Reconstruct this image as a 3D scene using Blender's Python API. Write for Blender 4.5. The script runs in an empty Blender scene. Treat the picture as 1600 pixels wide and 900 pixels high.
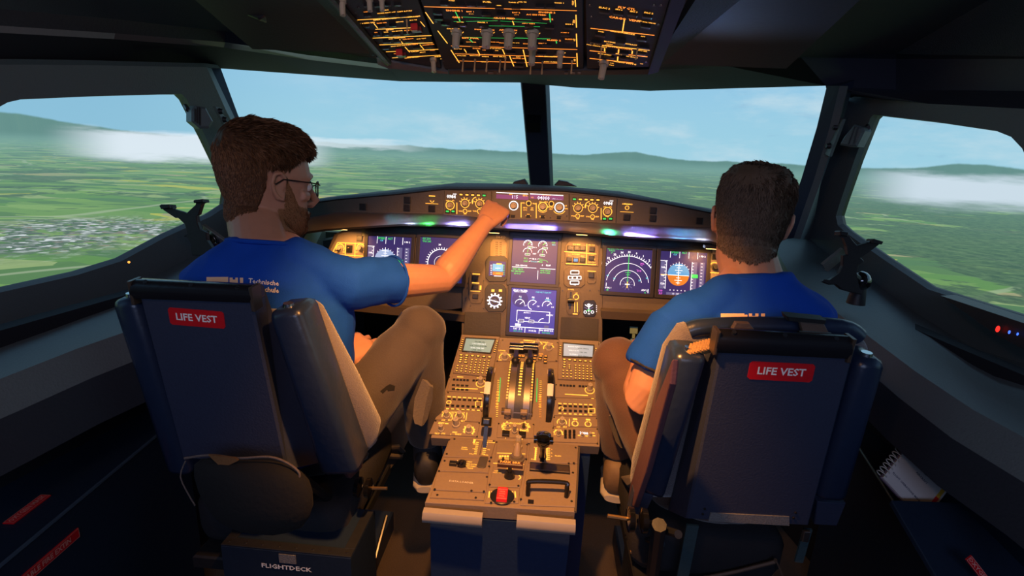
import bpy, bmesh, math, random
from mathutils import Vector, Matrix, noise
from mathutils.bvhtree import BVHTree
R=random.Random(7)
S=bpy.context.scene; COL=S.collection
# ---------------------------------------------------------------- camera
rad=math.radians
CP=Vector((0.035,0,1.35)); YAW,PIT,ROL=rad(3.5),rad(15),rad(2.7); F=800.
CW=Vector((-math.sin(YAW)*math.cos(PIT),math.cos(YAW)*math.cos(PIT),-math.sin(PIT)))
_r=CW.cross(Vector((0,0,1))).normalized(); _u=_r.cross(CW)
CR=_r*math.cos(ROL)+_u*math.sin(ROL); CU=_u*math.cos(ROL)-_r*math.sin(ROL)
cd=bpy.data.cameras.new('camera'); cam=bpy.data.objects.new('camera',cd); COL.objects.link(cam)
cam.matrix_world=Matrix.Translation(CP)@Matrix((CR,CU,-CW)).transposed().to_4x4()
cd.sensor_width=36; cd.lens=F/1600*36; cd.clip_start=.02; cd.clip_end=100
S.camera=cam
# ---------------------------------------------------------------- world, exposure, lamps
S.view_settings.view_transform='Standard'; S.view_settings.look='None'; S.view_settings.exposure=0; S.view_settings.gamma=1
try: S.view_settings.use_curve_mapping=False
except Exception: pass
w=bpy.data.worlds.new('room_dark'); S.world=w; w.use_nodes=True
w.node_tree.nodes['Background'].inputs[0].default_value=(.10,.17,.34,1); w.node_tree.nodes['Background'].inputs[1].default_value=.095
def lamp(name,kind,loc,to,power,col,**k):
    l=bpy.data.lights.new(name,kind); l.energy=power; l.color=col
    for a,b in k.items(): setattr(l,a,b)
    o=bpy.data.objects.new(name,l); o.location=loc; COL.objects.link(o)
    o.rotation_euler=(Vector(to)-Vector(loc)).to_track_quat('-Z','Y').to_euler(); return o
AMB=(1,.43,.10)
# reading / flood lamps of the flight deck
lamp('overhead_flood_lamp','SPOT',(-.04,.66,1.535),(-.02,1.30,.65),80,(1,.40,.10),spot_size=rad(88),spot_blend=.6,shadow_soft_size=.02)
lamp('overhead_dome_lamp','AREA',(-.15,.10,1.66),(-.30,1.2,1.0),1.3,(1,.52,.24),shape='DISK',size=.10)
lamp('cabin_lamp_behind','AREA',(0.0,-1.1,1.75),(0,1.0,.8),14,(.50,.62,1),shape='RECTANGLE',size=1.2,size_y=.5)
# ---------------------------------------------------------------- materials
def C8(r,g,b):
    f=lambda c:(c/255/12.92 if c<=10 else ((c/255+.055)/1.055)**2.4)
    return (f(r),f(g),f(b))
MC={}
def M(name,col,rough=.55,metal=0,ns=0,nb=0,cv=0,sheen=0,sub=0,em=0,spec=.5,coat=0,aniso=0):
    """procedural material: colour variation cv at noise scale ns, fine relief nb"""
    if name in MC: return MC[name]
    m=bpy.data.materials.new(name); m.use_nodes=True; t=m.node_tree; n=t.nodes; b=n['Principled BSDF']
    b.inputs['Base Color'].default_value=(*col,1); b.inputs['Roughness'].default_value=rough; b.inputs['Metallic'].default_value=metal
    b.inputs['Specular IOR Level'].default_value=spec
    if sheen: b.inputs['Sheen Weight'].default_value=sheen
    if coat: b.inputs['Coat Weight'].default_value=coat
    if sub: b.inputs['Subsurface Weight'].default_value=sub; b.inputs['Subsurface Scale'].default_value=.01; b.inputs['Subsurface Radius'].default_value=(1,.35,.2)
    if em: b.inputs['Emission Color'].default_value=(*col,1); b.inputs['Emission Strength'].default_value=em
    if ns:
        tc=n.new('ShaderNodeTexCoord'); nz=n.new('ShaderNodeTexNoise'); nz.inputs['Scale'].default_value=ns; nz.inputs['Detail'].default_value=5
        t.links.new(tc.outputs['Object'],nz.inputs['Vector'])
        if cv:
            mx=n.new('ShaderNodeMix'); mx.data_type='RGBA'
            mx.inputs[6].default_value=(*[c*(1-cv) for c in col],1); mx.inputs[7].default_value=(*[min(1,c*(1+cv)) for c in col],1)
            t.links.new(nz.outputs['Fac'],mx.inputs[0]); t.links.new(mx.outputs[2],b.inputs['Base Color'])
        if nb:
            bp=n.new('ShaderNodeBump'); bp.inputs['Strength'].default_value=min(1,nb); bp.inputs['Distance'].default_value=.002
            t.links.new(nz.outputs['Fac'],bp.inputs['Height']); t.links.new(bp.outputs[0],b.inputs['Normal'])
    MC[name]=m; return m
def EM(name,col,s=1):
    if name in MC: return MC[name]
    m=bpy.data.materials.new(name); m.use_nodes=True; t=m.node_tree; b=t.nodes['Principled BSDF']
    b.inputs['Base Color'].default_value=(*[c*.3 for c in col],1); b.inputs['Roughness'].default_value=.4
    b.inputs['Emission Color'].default_value=(*col,1); b.inputs['Emission Strength'].default_value=s
    MC[name]=m; return m
wall_m=M('wall_paint',(.115,.135,.14),.6,ns=220,nb=.5,cv=.06)
wall_d=M('dark_trim_paint',(.03,.034,.045),.5,ns=160,nb=.4,cv=.1)
navy=M('navy_paint',(.005,.005,.010),.8,ns=90,nb=.25,cv=.15)
navy2=M('pillar_navy',(.022,.032,.062),.6,ns=90,nb=.25,cv=.15)
head_m=M('headliner',(.055,.075,.082),.75,ns=300,nb=.6,cv=.15)
black=M('black_rubber',(.008,.008,.010),.5,ns=120,nb=.3)
blackp=M('black_plastic',(.012,.012,.014),.32,ns=200,nb=.1)
carpet=M('carpet',(.07,.052,.038),.95,ns=300,nb=1,cv=.5)
panel_m=M('panel_grey',(.10,.085,.07),.5,ns=150,nb=.2,cv=.1)
pan_lt=M('panel_grey_light',(.30,.27,.24),.5,ns=150,nb=.2,cv=.08)
panel_dk=M('panel_dark_grey',(.035,.035,.042),.5,ns=150,nb=.2,cv=.1)
chrome=M('bright_metal',(.6,.6,.6),.22,1,ns=60,cv=.1)
steel=M('brushed_steel',(.32,.33,.34),.35,1,ns=80,nb=.1,cv=.15)
amber=EM('amber_backlight',(1,.42,.05),1.9)
amber_o=EM('orange_backlight',(1,.27,.03),1.7)
white_e=EM('white_symbol',(.95,.95,1),1.5)
green_e=EM('green_symbol',(.05,.85,.15),.8)
cyan_e=EM('cyan_symbol',(.1,.75,.9),.9)
mag_e=EM('magenta_symbol',(.8,.15,.85),.9)
red_e=EM('red_lamp',(1,.03,.02),1.5)
blue_e=EM('blue_lamp',(.05,.15,1),2)
# ---------------------------------------------------------------- builders
def V(*a): return Vector(a)
def ray(px,py): return CW+CR*((px-800)/F)-CU*((py-450)/F)
def Z(px,py,z): return CP+ray(px,py)*z
def at(px,py,x=None,y=None,z=None):
    d=ray(px,py)
    for i,v in enumerate((x,y,z)):
        if v is not None: return CP+d*((v-CP[i])/d[i])
class Fr:
    """a flat drafting frame: origin o, axes u (right), v (up), n (towards the viewer)"""
    def __init__(s,o,u,v):
        s.o=Vector(o); s.u=Vector(u).normalized(); s.v=Vector(v); s.v=(s.v-s.u*s.v.dot(s.u)).normalized(); s.n=s.u.cross(s.v)
    def p(s,a,b,c=0): return s.o+s.u*a+s.v*b+s.n*c
    def px(s,x,y):
        d=ray(x,y); k=(s.o-CP).dot(s.n)/d.dot(s.n); q=CP+d*k-s.o; return q.dot(s.u),q.dot(s.v)
    def q(s,x,y,c=0): a,b=s.px(x,y); return s.p(a,b,c)
XY=Fr((0,0,0),(1,0,0),(0,1,0))
class B:
    def __init__(s): s.b=bmesh.new()
    def box(s,fr,a0,b0,a1,b1,c0,c1,bev=0):
        """box in frame fr, a0..a1 by b0..b1, from c0 to c1 along the normal; bev insets the front face"""
        if a0>a1:a0,a1=a1,a0
        if b0>b1:b0,b1=b1,b0
        f=[fr.p(a0,b0,c0),fr.p(a1,b0,c0),fr.p(a1,b1,c0),fr.p(a0,b1,c0)]
        m=[fr.p(a0,b0,c1-bev),fr.p(a1,b0,c1-bev),fr.p(a1,b1,c1-bev),fr.p(a0,b1,c1-bev)]
        t=[fr.p(a0+bev,b0+bev,c1),fr.p(a1-bev,b0+bev,c1),fr.p(a1-bev,b1-bev,c1),fr.p(a0+bev,b1-bev,c1)]
        return s.loft([f,m,t] if bev else [f,t])
    def loft(s,rings,caps=True,closed=True):
        v=[[s.b.verts.new(p) for p in r] for r in rings]; n=len(rings[0])
        for i in range(len(v)-1):
            for j in range(n if closed else n-1):
                k=(j+1)%n
                try: s.b.faces.new((v[i][j],v[i][k],v[i+1][k],v[i+1][j]))
                except ValueError: pass
        if caps and closed and n>2:
            s.b.faces.new(v[0][::-1]); s.b.faces.new(v[-1])
        return s
    def cyl(s,p0,p1,r0,r1=None,n=16,caps=True):
        if r1 is None:r1=r0
        p0=Vector(p0);p1=Vector(p1);d=(p1-p0).normalized(); a=d.orthogonal().normalized(); b=d.cross(a)
        ring=lambda p,r:[p+(a*math.cos(2*math.pi*i/n)+b*math.sin(2*math.pi*i/n))*r for i in range(n)]
        return s.loft([ring(p0,r0),ring(p1,r1)],caps)
    def lathe(s,p,d,prof,n=16):
        """prof: (distance along d, radius)"""
        p=Vector(p);d=Vector(d).normalized(); a=d.orthogonal().normalized(); b=d.cross(a)
        return s.loft([[p+d*h+(a*math.cos(2*math.pi*i/n)+b*math.sin(2*math.pi*i/n))*max(r,1e-5) for i in range(n)] for h,r in prof])
    def tube(s,pts,r,n=8,caps=True,ell=None):
        pts=[Vector(p) for p in pts]; rs=r if isinstance(r,(list,tuple)) else [r]*len(pts); rings=[]; a=None
        for i,p in enumerate(pts):
            d=(pts[min(i+1,len(pts)-1)]-pts[max(i-1,0)]).normalized()
            if a is None: a=d.orthogonal().normalized()
            a=(a-d*a.dot(d)).normalized(); b=d.cross(a)
            rings.append([p+(a*math.cos(2*math.pi*k/n)+b*math.sin(2*math.pi*k/n))*rs[i] for k in range(n)])
        return s.loft(rings,caps)
    def prism(s,pts,d):
        """polygon pts pushed along vector d"""
        d=Vector(d); return s.loft([[Vector(p) for p in pts],[Vector(p)+d for p in pts]])
    def fprism(s,fr,ab,c0,c1,bev=0):
        r=[[fr.p(a,b,c0) for a,b in ab],[fr.p(a,b,c1-bev) for a,b in ab]]
        if bev:
            ca=sum(a for a,b in ab)/len(ab); cb=sum(b for a,b in ab)/len(ab)
            def sh(a,b):
                l=math.hypot(a-ca,b-cb) or 1; return fr.p(a-(a-ca)/l*bev,b-(b-cb)/l*bev,c1)
            r.append([sh(a,b) for a,b in ab])
        return s.loft(r)
    def face(s,pts): s.b.faces.new([s.b.verts.new(p) for p in pts]); return s
    def ball(s,c,r,sc=(1,1,1),n=12):
        c=Vector(c)
        return s.loft([[c+V(math.sin(t)*math.cos(f)*r*sc[0],math.sin(t)*math.sin(f)*r*sc[1],math.cos(t)*r*sc[2]) for f in [2*math.pi*k/n for k in range(n)]] for t in [.06+(math.pi-.12)*i/8 for i in range(9)]])
    def add(s,verts,faces):
        v=[s.b.verts.new(p) for p in verts]
        for f in faces:
            try: s.b.faces.new([v[i] for i in f])
            except ValueError: pass
        return s
def obj(name,b,mat,parent=None,smooth=False,kind=None,bevel=0,sub=0):
    bm=b.b if isinstance(b,B) else b
    bmesh.ops.recalc_face_normals(bm,faces=bm.faces)
    me=bpy.data.meshes.new(name); org=V(0,0,0)
    if parent is not None:
        p=parent
        while p is not None: org+=p.location; p=p.parent
    elif bm.verts:
        xs=[v.co for v in bm.verts]; org=V(sum(p.x for p in xs)/len(xs),sum(p.y for p in xs)/len(xs),min(p.z for p in xs))
    for v in bm.verts: v.co-=org
    bm.to_mesh(me); bm.free()
    o=bpy.data.objects.new(name,me); COL.objects.link(o)
    if parent is not None: o.parent=parent
    else: o.location=org
    for m in (mat if isinstance(mat,list) else [mat]): me.materials.append(m)
    if smooth:
        for p in me.polygons: p.use_smooth=True
        if smooth!='all':
            try: me.set_sharp_from_angle(angle=rad(smooth if smooth is not True else 35))
            except Exception: pass
    if bevel:
        md=o.modifiers.new('bevel','BEVEL'); md.width=bevel; md.segments=2; md.limit_method='ANGLE'; md.angle_limit=rad(40)
    if sub:
        md=o.modifiers.new('sub','SUBSURF'); md.levels=sub; md.render_levels=sub
    if kind: o['kind']=kind
    return o
def thing(name,label,cat,loc,group=None):
    o=bpy.data.objects.new(name,None); o.location=loc; o.empty_display_size=.05; COL.objects.link(o)
    return tag(o,label,cat,group)
def tag(o,label,cat=None,group=None):
    o['label']=label
    if cat: o['category']=cat
    if group: o['group']=group
    return o
def struct(name,b,mat,**k): return obj(name,b,mat,kind='structure',**k)
_tc={}
def text_mesh(s):
    if s not in _tc:
        c=bpy.data.curves.new('t','FONT'); c.body=s; c.size=1; c.align_x='CENTER'; c.align_y='CENTER'; c.resolution_u=1; c.offset=.022
        o=bpy.data.objects.new('t',c); me=bpy.data.meshes.new_from_object(o)
        _tc[s]=([tuple(v.co) for v in me.vertices],[tuple(p.vertices) for p in me.polygons])
        bpy.data.objects.remove(o); bpy.data.curves.remove(c); bpy.data.meshes.remove(me)
    return _tc[s]
class Marks:
    """flat lettering, lines and arcs drafted on a frame, kept in one mesh per ink"""
    hs=1.0
    def __init__(s,fr,c=.0006): s.fr=fr; s.b={}; s.c=c
    def g(s,ink): return s.b.setdefault(ink,B())
    def P(s,x,y): return s.fr.px(x,y)
    def txt(s,t,a,b,h,ink='amber',rot=0,wide=1):
        v,f=text_mesh(t); c,sn=math.cos(rot),math.sin(rot); h*=1.42*s.hs
        s.g(ink).add([s.fr.p(a+(x*c*wide-y*sn)*h,b+(x*sn*wide+y*c)*h,s.c) for x,y,z in v],f)
    def ln(s,a0,b0,a1,b1,w=.0012,ink='amber'):
        d=V(a1-a0,b1-b0,0); n=V(-d.y,d.x,0).normalized()*w/2 if d.length else V(0,w/2,0)
        s.g(ink).face([s.fr.p(a0+n.x,b0+n.y,s.c),s.fr.p(a0-n.x,b0-n.y,s.c),s.fr.p(a1-n.x,b1-n.y,s.c),s.fr.p(a1+n.x,b1+n.y,s.c)])
    def rc(s,a0,b0,a1,b1,ink='amber',dc=0):
        f=s.fr; c=s.c+dc
        s.g(ink).face([f.p(a0,b0,c),f.p(a1,b0,c),f.p(a1,b1,c),f.p(a0,b1,c)])
    def fr_(s,a0,b0,a1,b1,w=.001,ink='amber'):
        s.ln(a0,b0,a1,b0,w,ink); s.ln(a0,b1,a1,b1,w,ink); s.ln(a0,b0,a0,b1,w,ink); s.ln(a1,b0,a1,b1,w,ink)
    def arc(s,a,b,r,t0=0,t1=360,w=.001,ink='amber',n=None):
        n=n or max(4,int(abs(t1-t0)/12)); g=s.g(ink)
        for i in range(n):
            x0,x1=rad(t0+(t1-t0)*i/n),rad(t0+(t1-t0)*(i+1)/n)
            g.face([s.fr.p(a+math.cos(x)*q,b+math.sin(x)*q,s.c) for x,q in ((x0,r-w/2),(x0,r+w/2),(x1,r+w/2),(x1,r-w/2))])
    def ticks(s,a,b,r0,r1,n,t0=0,t1=360,w=.0008,ink='amber'):
        for i in range(n):
            x=rad(t0+(t1-t0)*i/max(1,n)); s.ln(a+math.cos(x)*r0,b+math.sin(x)*r0,a+math.cos(x)*r1,b+math.sin(x)*r1,w,ink)
    def disc(s,a,b,r,ink,t0=0,t1=360,dc=0,n=32):
        s.g(ink).face([s.fr.p(a+math.cos(rad(t0+(t1-t0)*i/n))*r,b+math.sin(rad(t0+(t1-t0)*i/n))*r,s.c+dc) for i in range(n+(t1-t0!=360))])
    def build(s,parent,base='marking'):
        inks=dict(amber=amber,orange=amber_o,white=white_e,green=green_e,cyan=cyan_e,magenta=mag_e,red=red_e)
        for k,b in s.b.items():
            m=inks.get(k) or MC[k]
            obj(f'{k if k in inks else "coloured"}_{base}',b,m,parent,kind='stuff')
# ---------------------------------------------------------------- projection screen with the landscape
def nodes_expr(t):
    n=t.nodes; L=t.links
    def s(x,sock):
        if hasattr(x,'is_output'): L.new(x,sock)
        elif x is not None: sock.default_value=x
    def m(op,a,b=None,c=None,clamp=False):
        q=n.new('ShaderNodeMath'); q.operation=op; q.use_clamp=clamp; s(a,q.inputs[0])
        if b is not None: s(b,q.inputs[1])
        if c is not None: s(c,q.inputs[2])
        return q.outputs[0]
    def mix(f,a,b):
        q=n.new('ShaderNodeMix'); q.data_type='RGBA'; s(f,q.inputs[0])
        for x,i in ((a,6),(b,7)):
            if isinstance(x,tuple): q.inputs[i].default_value=(*x,1)
            else: L.new(x,q.inputs[i])
        return q.outputs[2]
    def sm(x,a,b):
        q=n.new('ShaderNodeMapRange'); q.interpolation_type='SMOOTHSTEP'; s(x,q.inputs[0]); q.inputs[1].default_value=a; q.inputs[2].default_value=b; return q.outputs[0]
    def nz(v,sc,det=4,ro=.55):
        q=n.new('ShaderNodeTexNoise'); L.new(v,q.inputs['Vector']); q.inputs['Scale'].default_value=sc; q.inputs['Detail'].default_value=det; q.inputs['Roughness'].default_value=ro; return q.outputs['Fac']
    def comb(x,y,z=0.):
        q=n.new('ShaderNodeCombineXYZ'); s(x,q.inputs[0]); s(y,q.inputs[1]); s(z,q.inputs[2]); return q.outputs[0]
    def ramp(f,st,const=False):
        q=n.new('ShaderNodeValToRGB'); L.new(f,q.inputs[0]); e=q.color_ramp.elements
        if const: q.color_ramp.interpolation='CONSTANT'
        while len(e)<len(st): e.new(.5)
        for k,(p,c) in zip(e,st): k.position=p; k.color=(*c,1)
        return q.outputs[0]
    return m,mix,sm,nz,comb,ramp
def landscape():
    m_=bpy.data.materials.new('landscape_projection'); m_.use_nodes=True; t=m_.node_tree; n=t.nodes; L=t.links; n.clear()
    m,mix,sm,nz,comb,ramp=nodes_expr(t)
    g=n.new('ShaderNodeNewGeometry'); sp=n.new('ShaderNodeSeparateXYZ'); L.new(g.outputs['Position'],sp.inputs[0])
    x=m('SUBTRACT',sp.outputs[0],.035); y=sp.outputs[1]; z=m('SUBTRACT',sp.outputs[2],1.345)
    r=m('SQRT',m('ADD',m('MULTIPLY',x,x),m('MULTIPLY',y,y)))
    el=m('DIVIDE',z,r); az=m('ARCTAN2',x,y); ux=m('DIVIDE',x,r); uy=m('DIVIDE',y,r)
    av=comb(az,0.,0.)
    def bump(c,w,h): # hill on the skyline
        d=m('DIVIDE',m('SUBTRACT',az,c),w); return m('MULTIPLY',m('EXPONENT',m('MULTIPLY',m('MULTIPLY',d,d),-1.)),h)
    hor=m('ADD',m('MULTIPLY',m('SUBTRACT',nz(av,9,6),.5),.016),m('ADD',bump(-.86,.13,.020),m('ADD',bump(.14,.05,.008),bump(.66,.08,.012))))
    dn=m('MAXIMUM',m('MULTIPLY',el,-1.),.0025); D=m('DIVIDE',1.,dn)
    gv0=comb(m('MULTIPLY',ux,D),m('MULTIPLY',uy,D))
    # wavy ground coordinates
    q=n.new('ShaderNodeTexNoise'); L.new(gv0,q.inputs['Vector']); q.inputs['Scale'].default_value=.35; q.inputs['Detail'].default_value=2
    ws=n.new('ShaderNodeVectorMath'); ws.operation='MULTIPLY_ADD'; L.new(q.outputs['Color'],ws.inputs[0]); ws.inputs[1].default_value=(1.3,1.3,0); L.new(gv0,ws.inputs[2]); gv=ws.outputs[0]
    mp=n.new('ShaderNodeMapping'); L.new(gv,mp.inputs[0]); mp.inputs['Rotation'].default_value=(0,0,.5); mp.inputs['Scale'].default_value=(.8,2.0,1)
    vo=n.new('ShaderNodeTexVoronoi'); vo.distance='CHEBYCHEV'; L.new(mp.outputs[0],vo.inputs['Vector']); vo.inputs['Scale'].default_value=1.5; vo.inputs['Randomness'].default_value=.75
    cs=n.new('ShaderNodeSeparateColor'); L.new(vo.outputs['Color'],cs.inputs[0])
    fields=ramp(cs.outputs[0],[(0,C8(84,122,66)),(.18,C8(112,152,74)),(.36,C8(132,168,88)),(.5,C8(94,140,62)),(.62,C8(150,172,110)),(.74,C8(78,118,70)),(.84,C8(120,160,72)),(.90,C8(186,190,66)),(.94,C8(166,160,116)),(.97,C8(96,146,60))],True)
    fields=mix(m('MULTIPLY',nz(gv,14,3),.35),fields,C8(60,92,52))
    edge=n.new('ShaderNodeTexVoronoi'); edge.feature='DISTANCE_TO_EDGE'; L.new(gv,edge.inputs['Vector']); edge.inputs['Scale'].default_value=.28
    fields=mix(m('MULTIPLY',m('SUBTRACT',1.,sm(edge.outputs['Distance'],.006,.016)),.55),fields,C8(168,180,150))
    # woods: denser ahead and to the right, hilly shading comes from the wood texture itself
    wd=m('ADD',nz(gv,.55,5,.62),m('ADD',m('MULTIPLY',sm(az,-.45,.1),.10),m('MULTIPLY',sm(az,.2,.7),.02)))
    wood=sm(wd,.525,.56)
    wt=nz(gv,7,6,.7); wc=mix(sm(wt,.35,.68),C8(38,62,44),C8(84,112,72))
    col=mix(m('MULTIPLY',wood,.9),fields,wc)
    # the town on the left, villages
    def blob(cx,cy,rx,ry):
        a=m('DIVIDE',m('SUBTRACT',m('MULTIPLY',ux,D),cx),rx); b=m('DIVIDE',m('SUBTRACT',m('MULTIPLY',uy,D),cy),ry)
        return m('SUBTRACT',1.,sm(m('SQRT',m('ADD',m('MULTIPLY',a,a),m('MULTIPLY',b,b))),.5,1.15))
    tn=m('MULTIPLY',blob(-4.9,4.7,1.3,1.5),sm(nz(gv,3.2,4,.7),.38,.5))
    tn=m('MAXIMUM',tn,m('MULTIPLY',m('MULTIPLY',sm(nz(gv,.22,2),.62,.68),.7),m('SUBTRACT',1.,sm(az,-.2,.3))))
    hv=n.new('ShaderNodeTexVoronoi'); hv.distance='CHEBYCHEV'; L.new(gv,hv.inputs['Vector']); hv.inputs['Scale'].default_value=17
    hs=n.new('ShaderNodeSeparateColor'); L.new(hv.outputs['Color'],hs.inputs[0])
    houses=ramp(hs.outputs[1],[(0,C8(84,96,88)),(.3,C8(120,128,124)),(.5,C8(70,98,66)),(.68,C8(160,166,168)),(.82,C8(140,124,116)),(.9,C8(205,210,214))],True)
    col=mix(tn,col,houses)
    # haze with distance
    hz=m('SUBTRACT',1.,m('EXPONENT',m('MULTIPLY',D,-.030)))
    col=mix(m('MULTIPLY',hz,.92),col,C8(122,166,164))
    # sky
    sv=comb(az,m('MULTIPLY',el,3.2),0.)
    sky=ramp(sm(el,-.02,.42),[(0,C8(150,198,216)),(.25,C8(140,190,218)),(.6,C8(124,176,212)),(1,C8(108,160,204))])
    sky=mix(m('MULTIPLY',m('MULTIPLY',sm(nz(sv,5,6,.6),.44,.74),sm(az,-.6,-.1)),.75),sky,C8(190,212,222))
    sky=mix(m('MULTIPLY',m('MULTIPLY',sm(nz(sv,11,4),.58,.75),sm(az,.2,.4)),.35),sky,C8(120,150,186))
    sky=mix(m('MULTIPLY',m('SUBTRACT',1.,sm(az,-.75,-.4)),.35),sky,C8(92,150,188))
    above=sm(m('SUBTRACT',el,hor),-.0015,.002)
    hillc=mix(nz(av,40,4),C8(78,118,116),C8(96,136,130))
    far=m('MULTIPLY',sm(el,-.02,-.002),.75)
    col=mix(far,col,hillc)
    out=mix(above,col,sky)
    # cloud banks lying on the horizon, left and right
    def bank(a0,a1,a2,a3,e0,e1,e2,e3,k):
        wv=comb(m('MULTIPLY',az,1.),m('MULTIPLY',el,7.),0.); no=m('MULTIPLY',m('SUBTRACT',nz(wv,9,5,.6),.5),.030)
        e=m('ADD',el,no)
        return m('MULTIPLY',m('MULTIPLY',m('MULTIPLY',sm(az,a0,a1),m('SUBTRACT',1.,sm(az,a2,a3))),m('MULTIPLY',sm(e,e0,e1),m('SUBTRACT',1.,sm(e,e2,e3)))),k)
    out=mix(bank(-.80,-.70,-.48,-.38,-.046,-.030,-.004,.010,.92),out,C8(214,226,236))
    out=mix(bank(-.48,-.44,-.34,-.20,-.010,-.003,.004,.012,.7),out,C8(206,222,230))
    out=mix(bank(.50,.60,1.4,1.5,-.056,-.034,-.012,.004,.95),out,C8(196,212,224))
    e=n.new('ShaderNodeEmission'); L.new(out,e.inputs[0]); e.inputs[1].default_value=1.12
    o=n.new('ShaderNodeOutputMaterial'); L.new(e.outputs[0],o.inputs[0]); return m_
b=B(); n=72; r0=3.1
rings=[[V(math.sin(a)*r,math.cos(a)*r+.15,z) for a in [rad(-112+224*i/n) for i in range(n+1)]] for r,z in ((r0,-.4),(r0,3.3),(r0+.05,3.3),(r0+.05,-.4))]
b.loft(rings,False,False)
o=obj('projection_screen',b,landscape(),smooth=True)
tag(o,'curved projection screen around the cockpit showing sky and green countryside','screen')
# ---------------------------------------------------------------- the cockpit shell
def sheet(name,quads,mat,th=.03,kind='structure',smooth=True,parent=None,away=None):
    """quads / strips of world points thickened away from the cockpit's middle"""
    b=B(); mid=away or V(0,1.0,1.2)
    for st in quads:           # st: list of (a,b) pairs forming a strip
        for (a0,b0),(a1,b1) in zip(st,st[1:]):
            b.face([a0,a1,b1,b0])
    bm=b.b; bmesh.ops.remove_doubles(bm,verts=bm.verts,dist=.0008)
    bmesh.ops.recalc_face_normals(bm,faces=bm.faces)
    s_=sum(f.normal.dot(f.calc_center_median()-mid)*f.calc_area() for f in bm.faces)
    if s_>0: bmesh.ops.reverse_faces(bm,faces=bm.faces)
    bm.normal_update()
    top={v:bm.verts.new(v.co-v.normal*th) for v in list(bm.verts)}
    fs=list(bm.faces); bd=[e for e in bm.edges if len(e.link_faces)==1]
    for f in fs: bm.faces.new([top[v] for v in reversed(f.verts)])
    for e in bd:
        a,c=e.verts
        try: bm.faces.new((a,c,top[c],top[a]))
        except ValueError: pass
    return obj(name,b,mat,parent,smooth=40 if smooth else False,kind=kind)
def spl(pts,n):
    """smooth open curve through 2D points"""
    out=[]
    for i in range(len(pts)-1):
        p0=pts[max(i-1,0)];p1=pts[i];p2=pts[i+1];p3=pts[min(i+2,len(pts)-1)]
        for k in range(n):
            t=k/n; out.append(tuple(.5*((2*b_)+(-a_+c_)*t+(2*a_-5*b_+4*c_-d_)*t*t+(-a_+3*b_-3*c_+d_)*t**3) for a_,b_,c_,d_ in zip(p0,p1,p2,p3)))
    out.append(tuple(pts[-1])); return out
fb=B(); fb.box(XY,-1.7,-1.0,1.7,2.6,-.06,0); struct('floor',fb,carpet)
# side wall planes: lean inwards with height and converge forwards
def wallpt(px,py,s):
    # plane x*s = 1.07 - .30*(z-1.2) - .10*(y-1.2)
    d=ray(px,py); den=d.x*s+.30*d.z+.10*d.y
    k=(1.07-CP.x*s-.30*(CP.z-1.2)-.10*(CP.y-1.2))/den
    return CP+d*k
def side(s,hole,outer,rv=.07):
    """window surround: strip between the window hole and an outer outline, plus a reveal going outwards"""
    H=[wallpt(x,y,s) for x,y in hole]; O=[wallpt(x,y,s) for x,y in outer]
    return H,O
# LEFT ------------------------------------------------------------
holeL=[(-330,560),(-230,330),(-60,200),(-10,172),(12,160),(34,155),(150,150),(262,147),(284,147),(292,155),(322,215),(350,275),(357,300),(354,322),(330,338),(260,370),(190,408),(120,430),(0,457),(-150,500)]
outL =[(-520,620),(-360,250),(-90,112),(-30,104),(0,101),(40,101),(150,102),(262,104),(322,105),(326,112),(352,170),(392,258),(404,300),(400,338),(352,372),(300,402),(205,452),(120,480),(0,520),(-200,600)]
H,O=side(-1,holeL,outL)
sheet('wall_left',[list(zip(H+H[:1],O+O[:1]))],wall_m,.02)
Hi=[p+V(-.045,.03,0) for p in H]
b=B(); b.loft([H,Hi],False); bmesh.ops.recalc_face_normals(b.b,faces=b.b.faces); o=struct('window_1',b,black,smooth=True)
# RIGHT -----------------------------------------------------------
holeR=[(1365,179),(1460,190),(1555,204),(1580,214),(1597,232),(1606,252),(1680,360),(1860,640),(1740,560),(1600,500),(1530,478),(1450,452),(1380,405),(1322,364),(1309,352),(1306,338),(1312,318),(1335,250),(1352,205),(1360,184)]
outR=[(1330,150),(1450,162),(1600,170),(1660,180),(1700,205),(1740,240),(1850,330),(2100,760),(1850,700),(1620,575),(1520,545),(1430,490),(1350,430),(1285,392),(1262,372),(1256,345),(1262,318),(1290,240),(1305,190),(1312,160)]
H,O=side(1,holeR,outR)
sheet('wall_right',[list(zip(H+H[:1],O+O[:1]))],wall_m,.02)
Hi=[p+V(.05,.04,0) for p in H]
b=B(); b.loft([H,Hi],False); struct('window_2',b,black,smooth=True)
# the shelves (sills) under the side windows
def pl(pts): return [Vector(p) for p in pts]
L0=[wallpt(x,y,-1) for x,y in outL[-2:]+outL[:1]]
so=[wallpt(x,y,-1)+V(0,0,.002) for x,y in [(404,300),(400,338),(352,372),(300,402),(205,452),(120,480),(0,520),(-200,600)]]
si=[at(x,y,z=zz) for x,y,zz in [(500,330,1.06),(470,380,1.02),(420,420,.99),(360,460,.97),(215,512,.95),(120,545,.94),(0,592,.93),(-260,690,.92)]]
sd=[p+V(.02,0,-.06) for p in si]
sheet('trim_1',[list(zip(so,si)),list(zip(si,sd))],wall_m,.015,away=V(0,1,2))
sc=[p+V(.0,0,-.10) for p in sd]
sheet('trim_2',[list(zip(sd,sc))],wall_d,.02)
so=[wallpt(x,y,1)+V(0,0,.002) for x,y in [(1256,345),(1262,372),(1285,392),(1350,430),(1430,490),(1520,545),(1620,575),(1850,700)]]
si=[at(x,y,z=zz) for x,y,zz in [(1210,370,1.06),(1218,400,1.03),(1240,440,1.0),(1330,505,.97),(1430,580,.95),(1520,640,.94),(1640,705,.93),(1900,860,.92)]]
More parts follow.
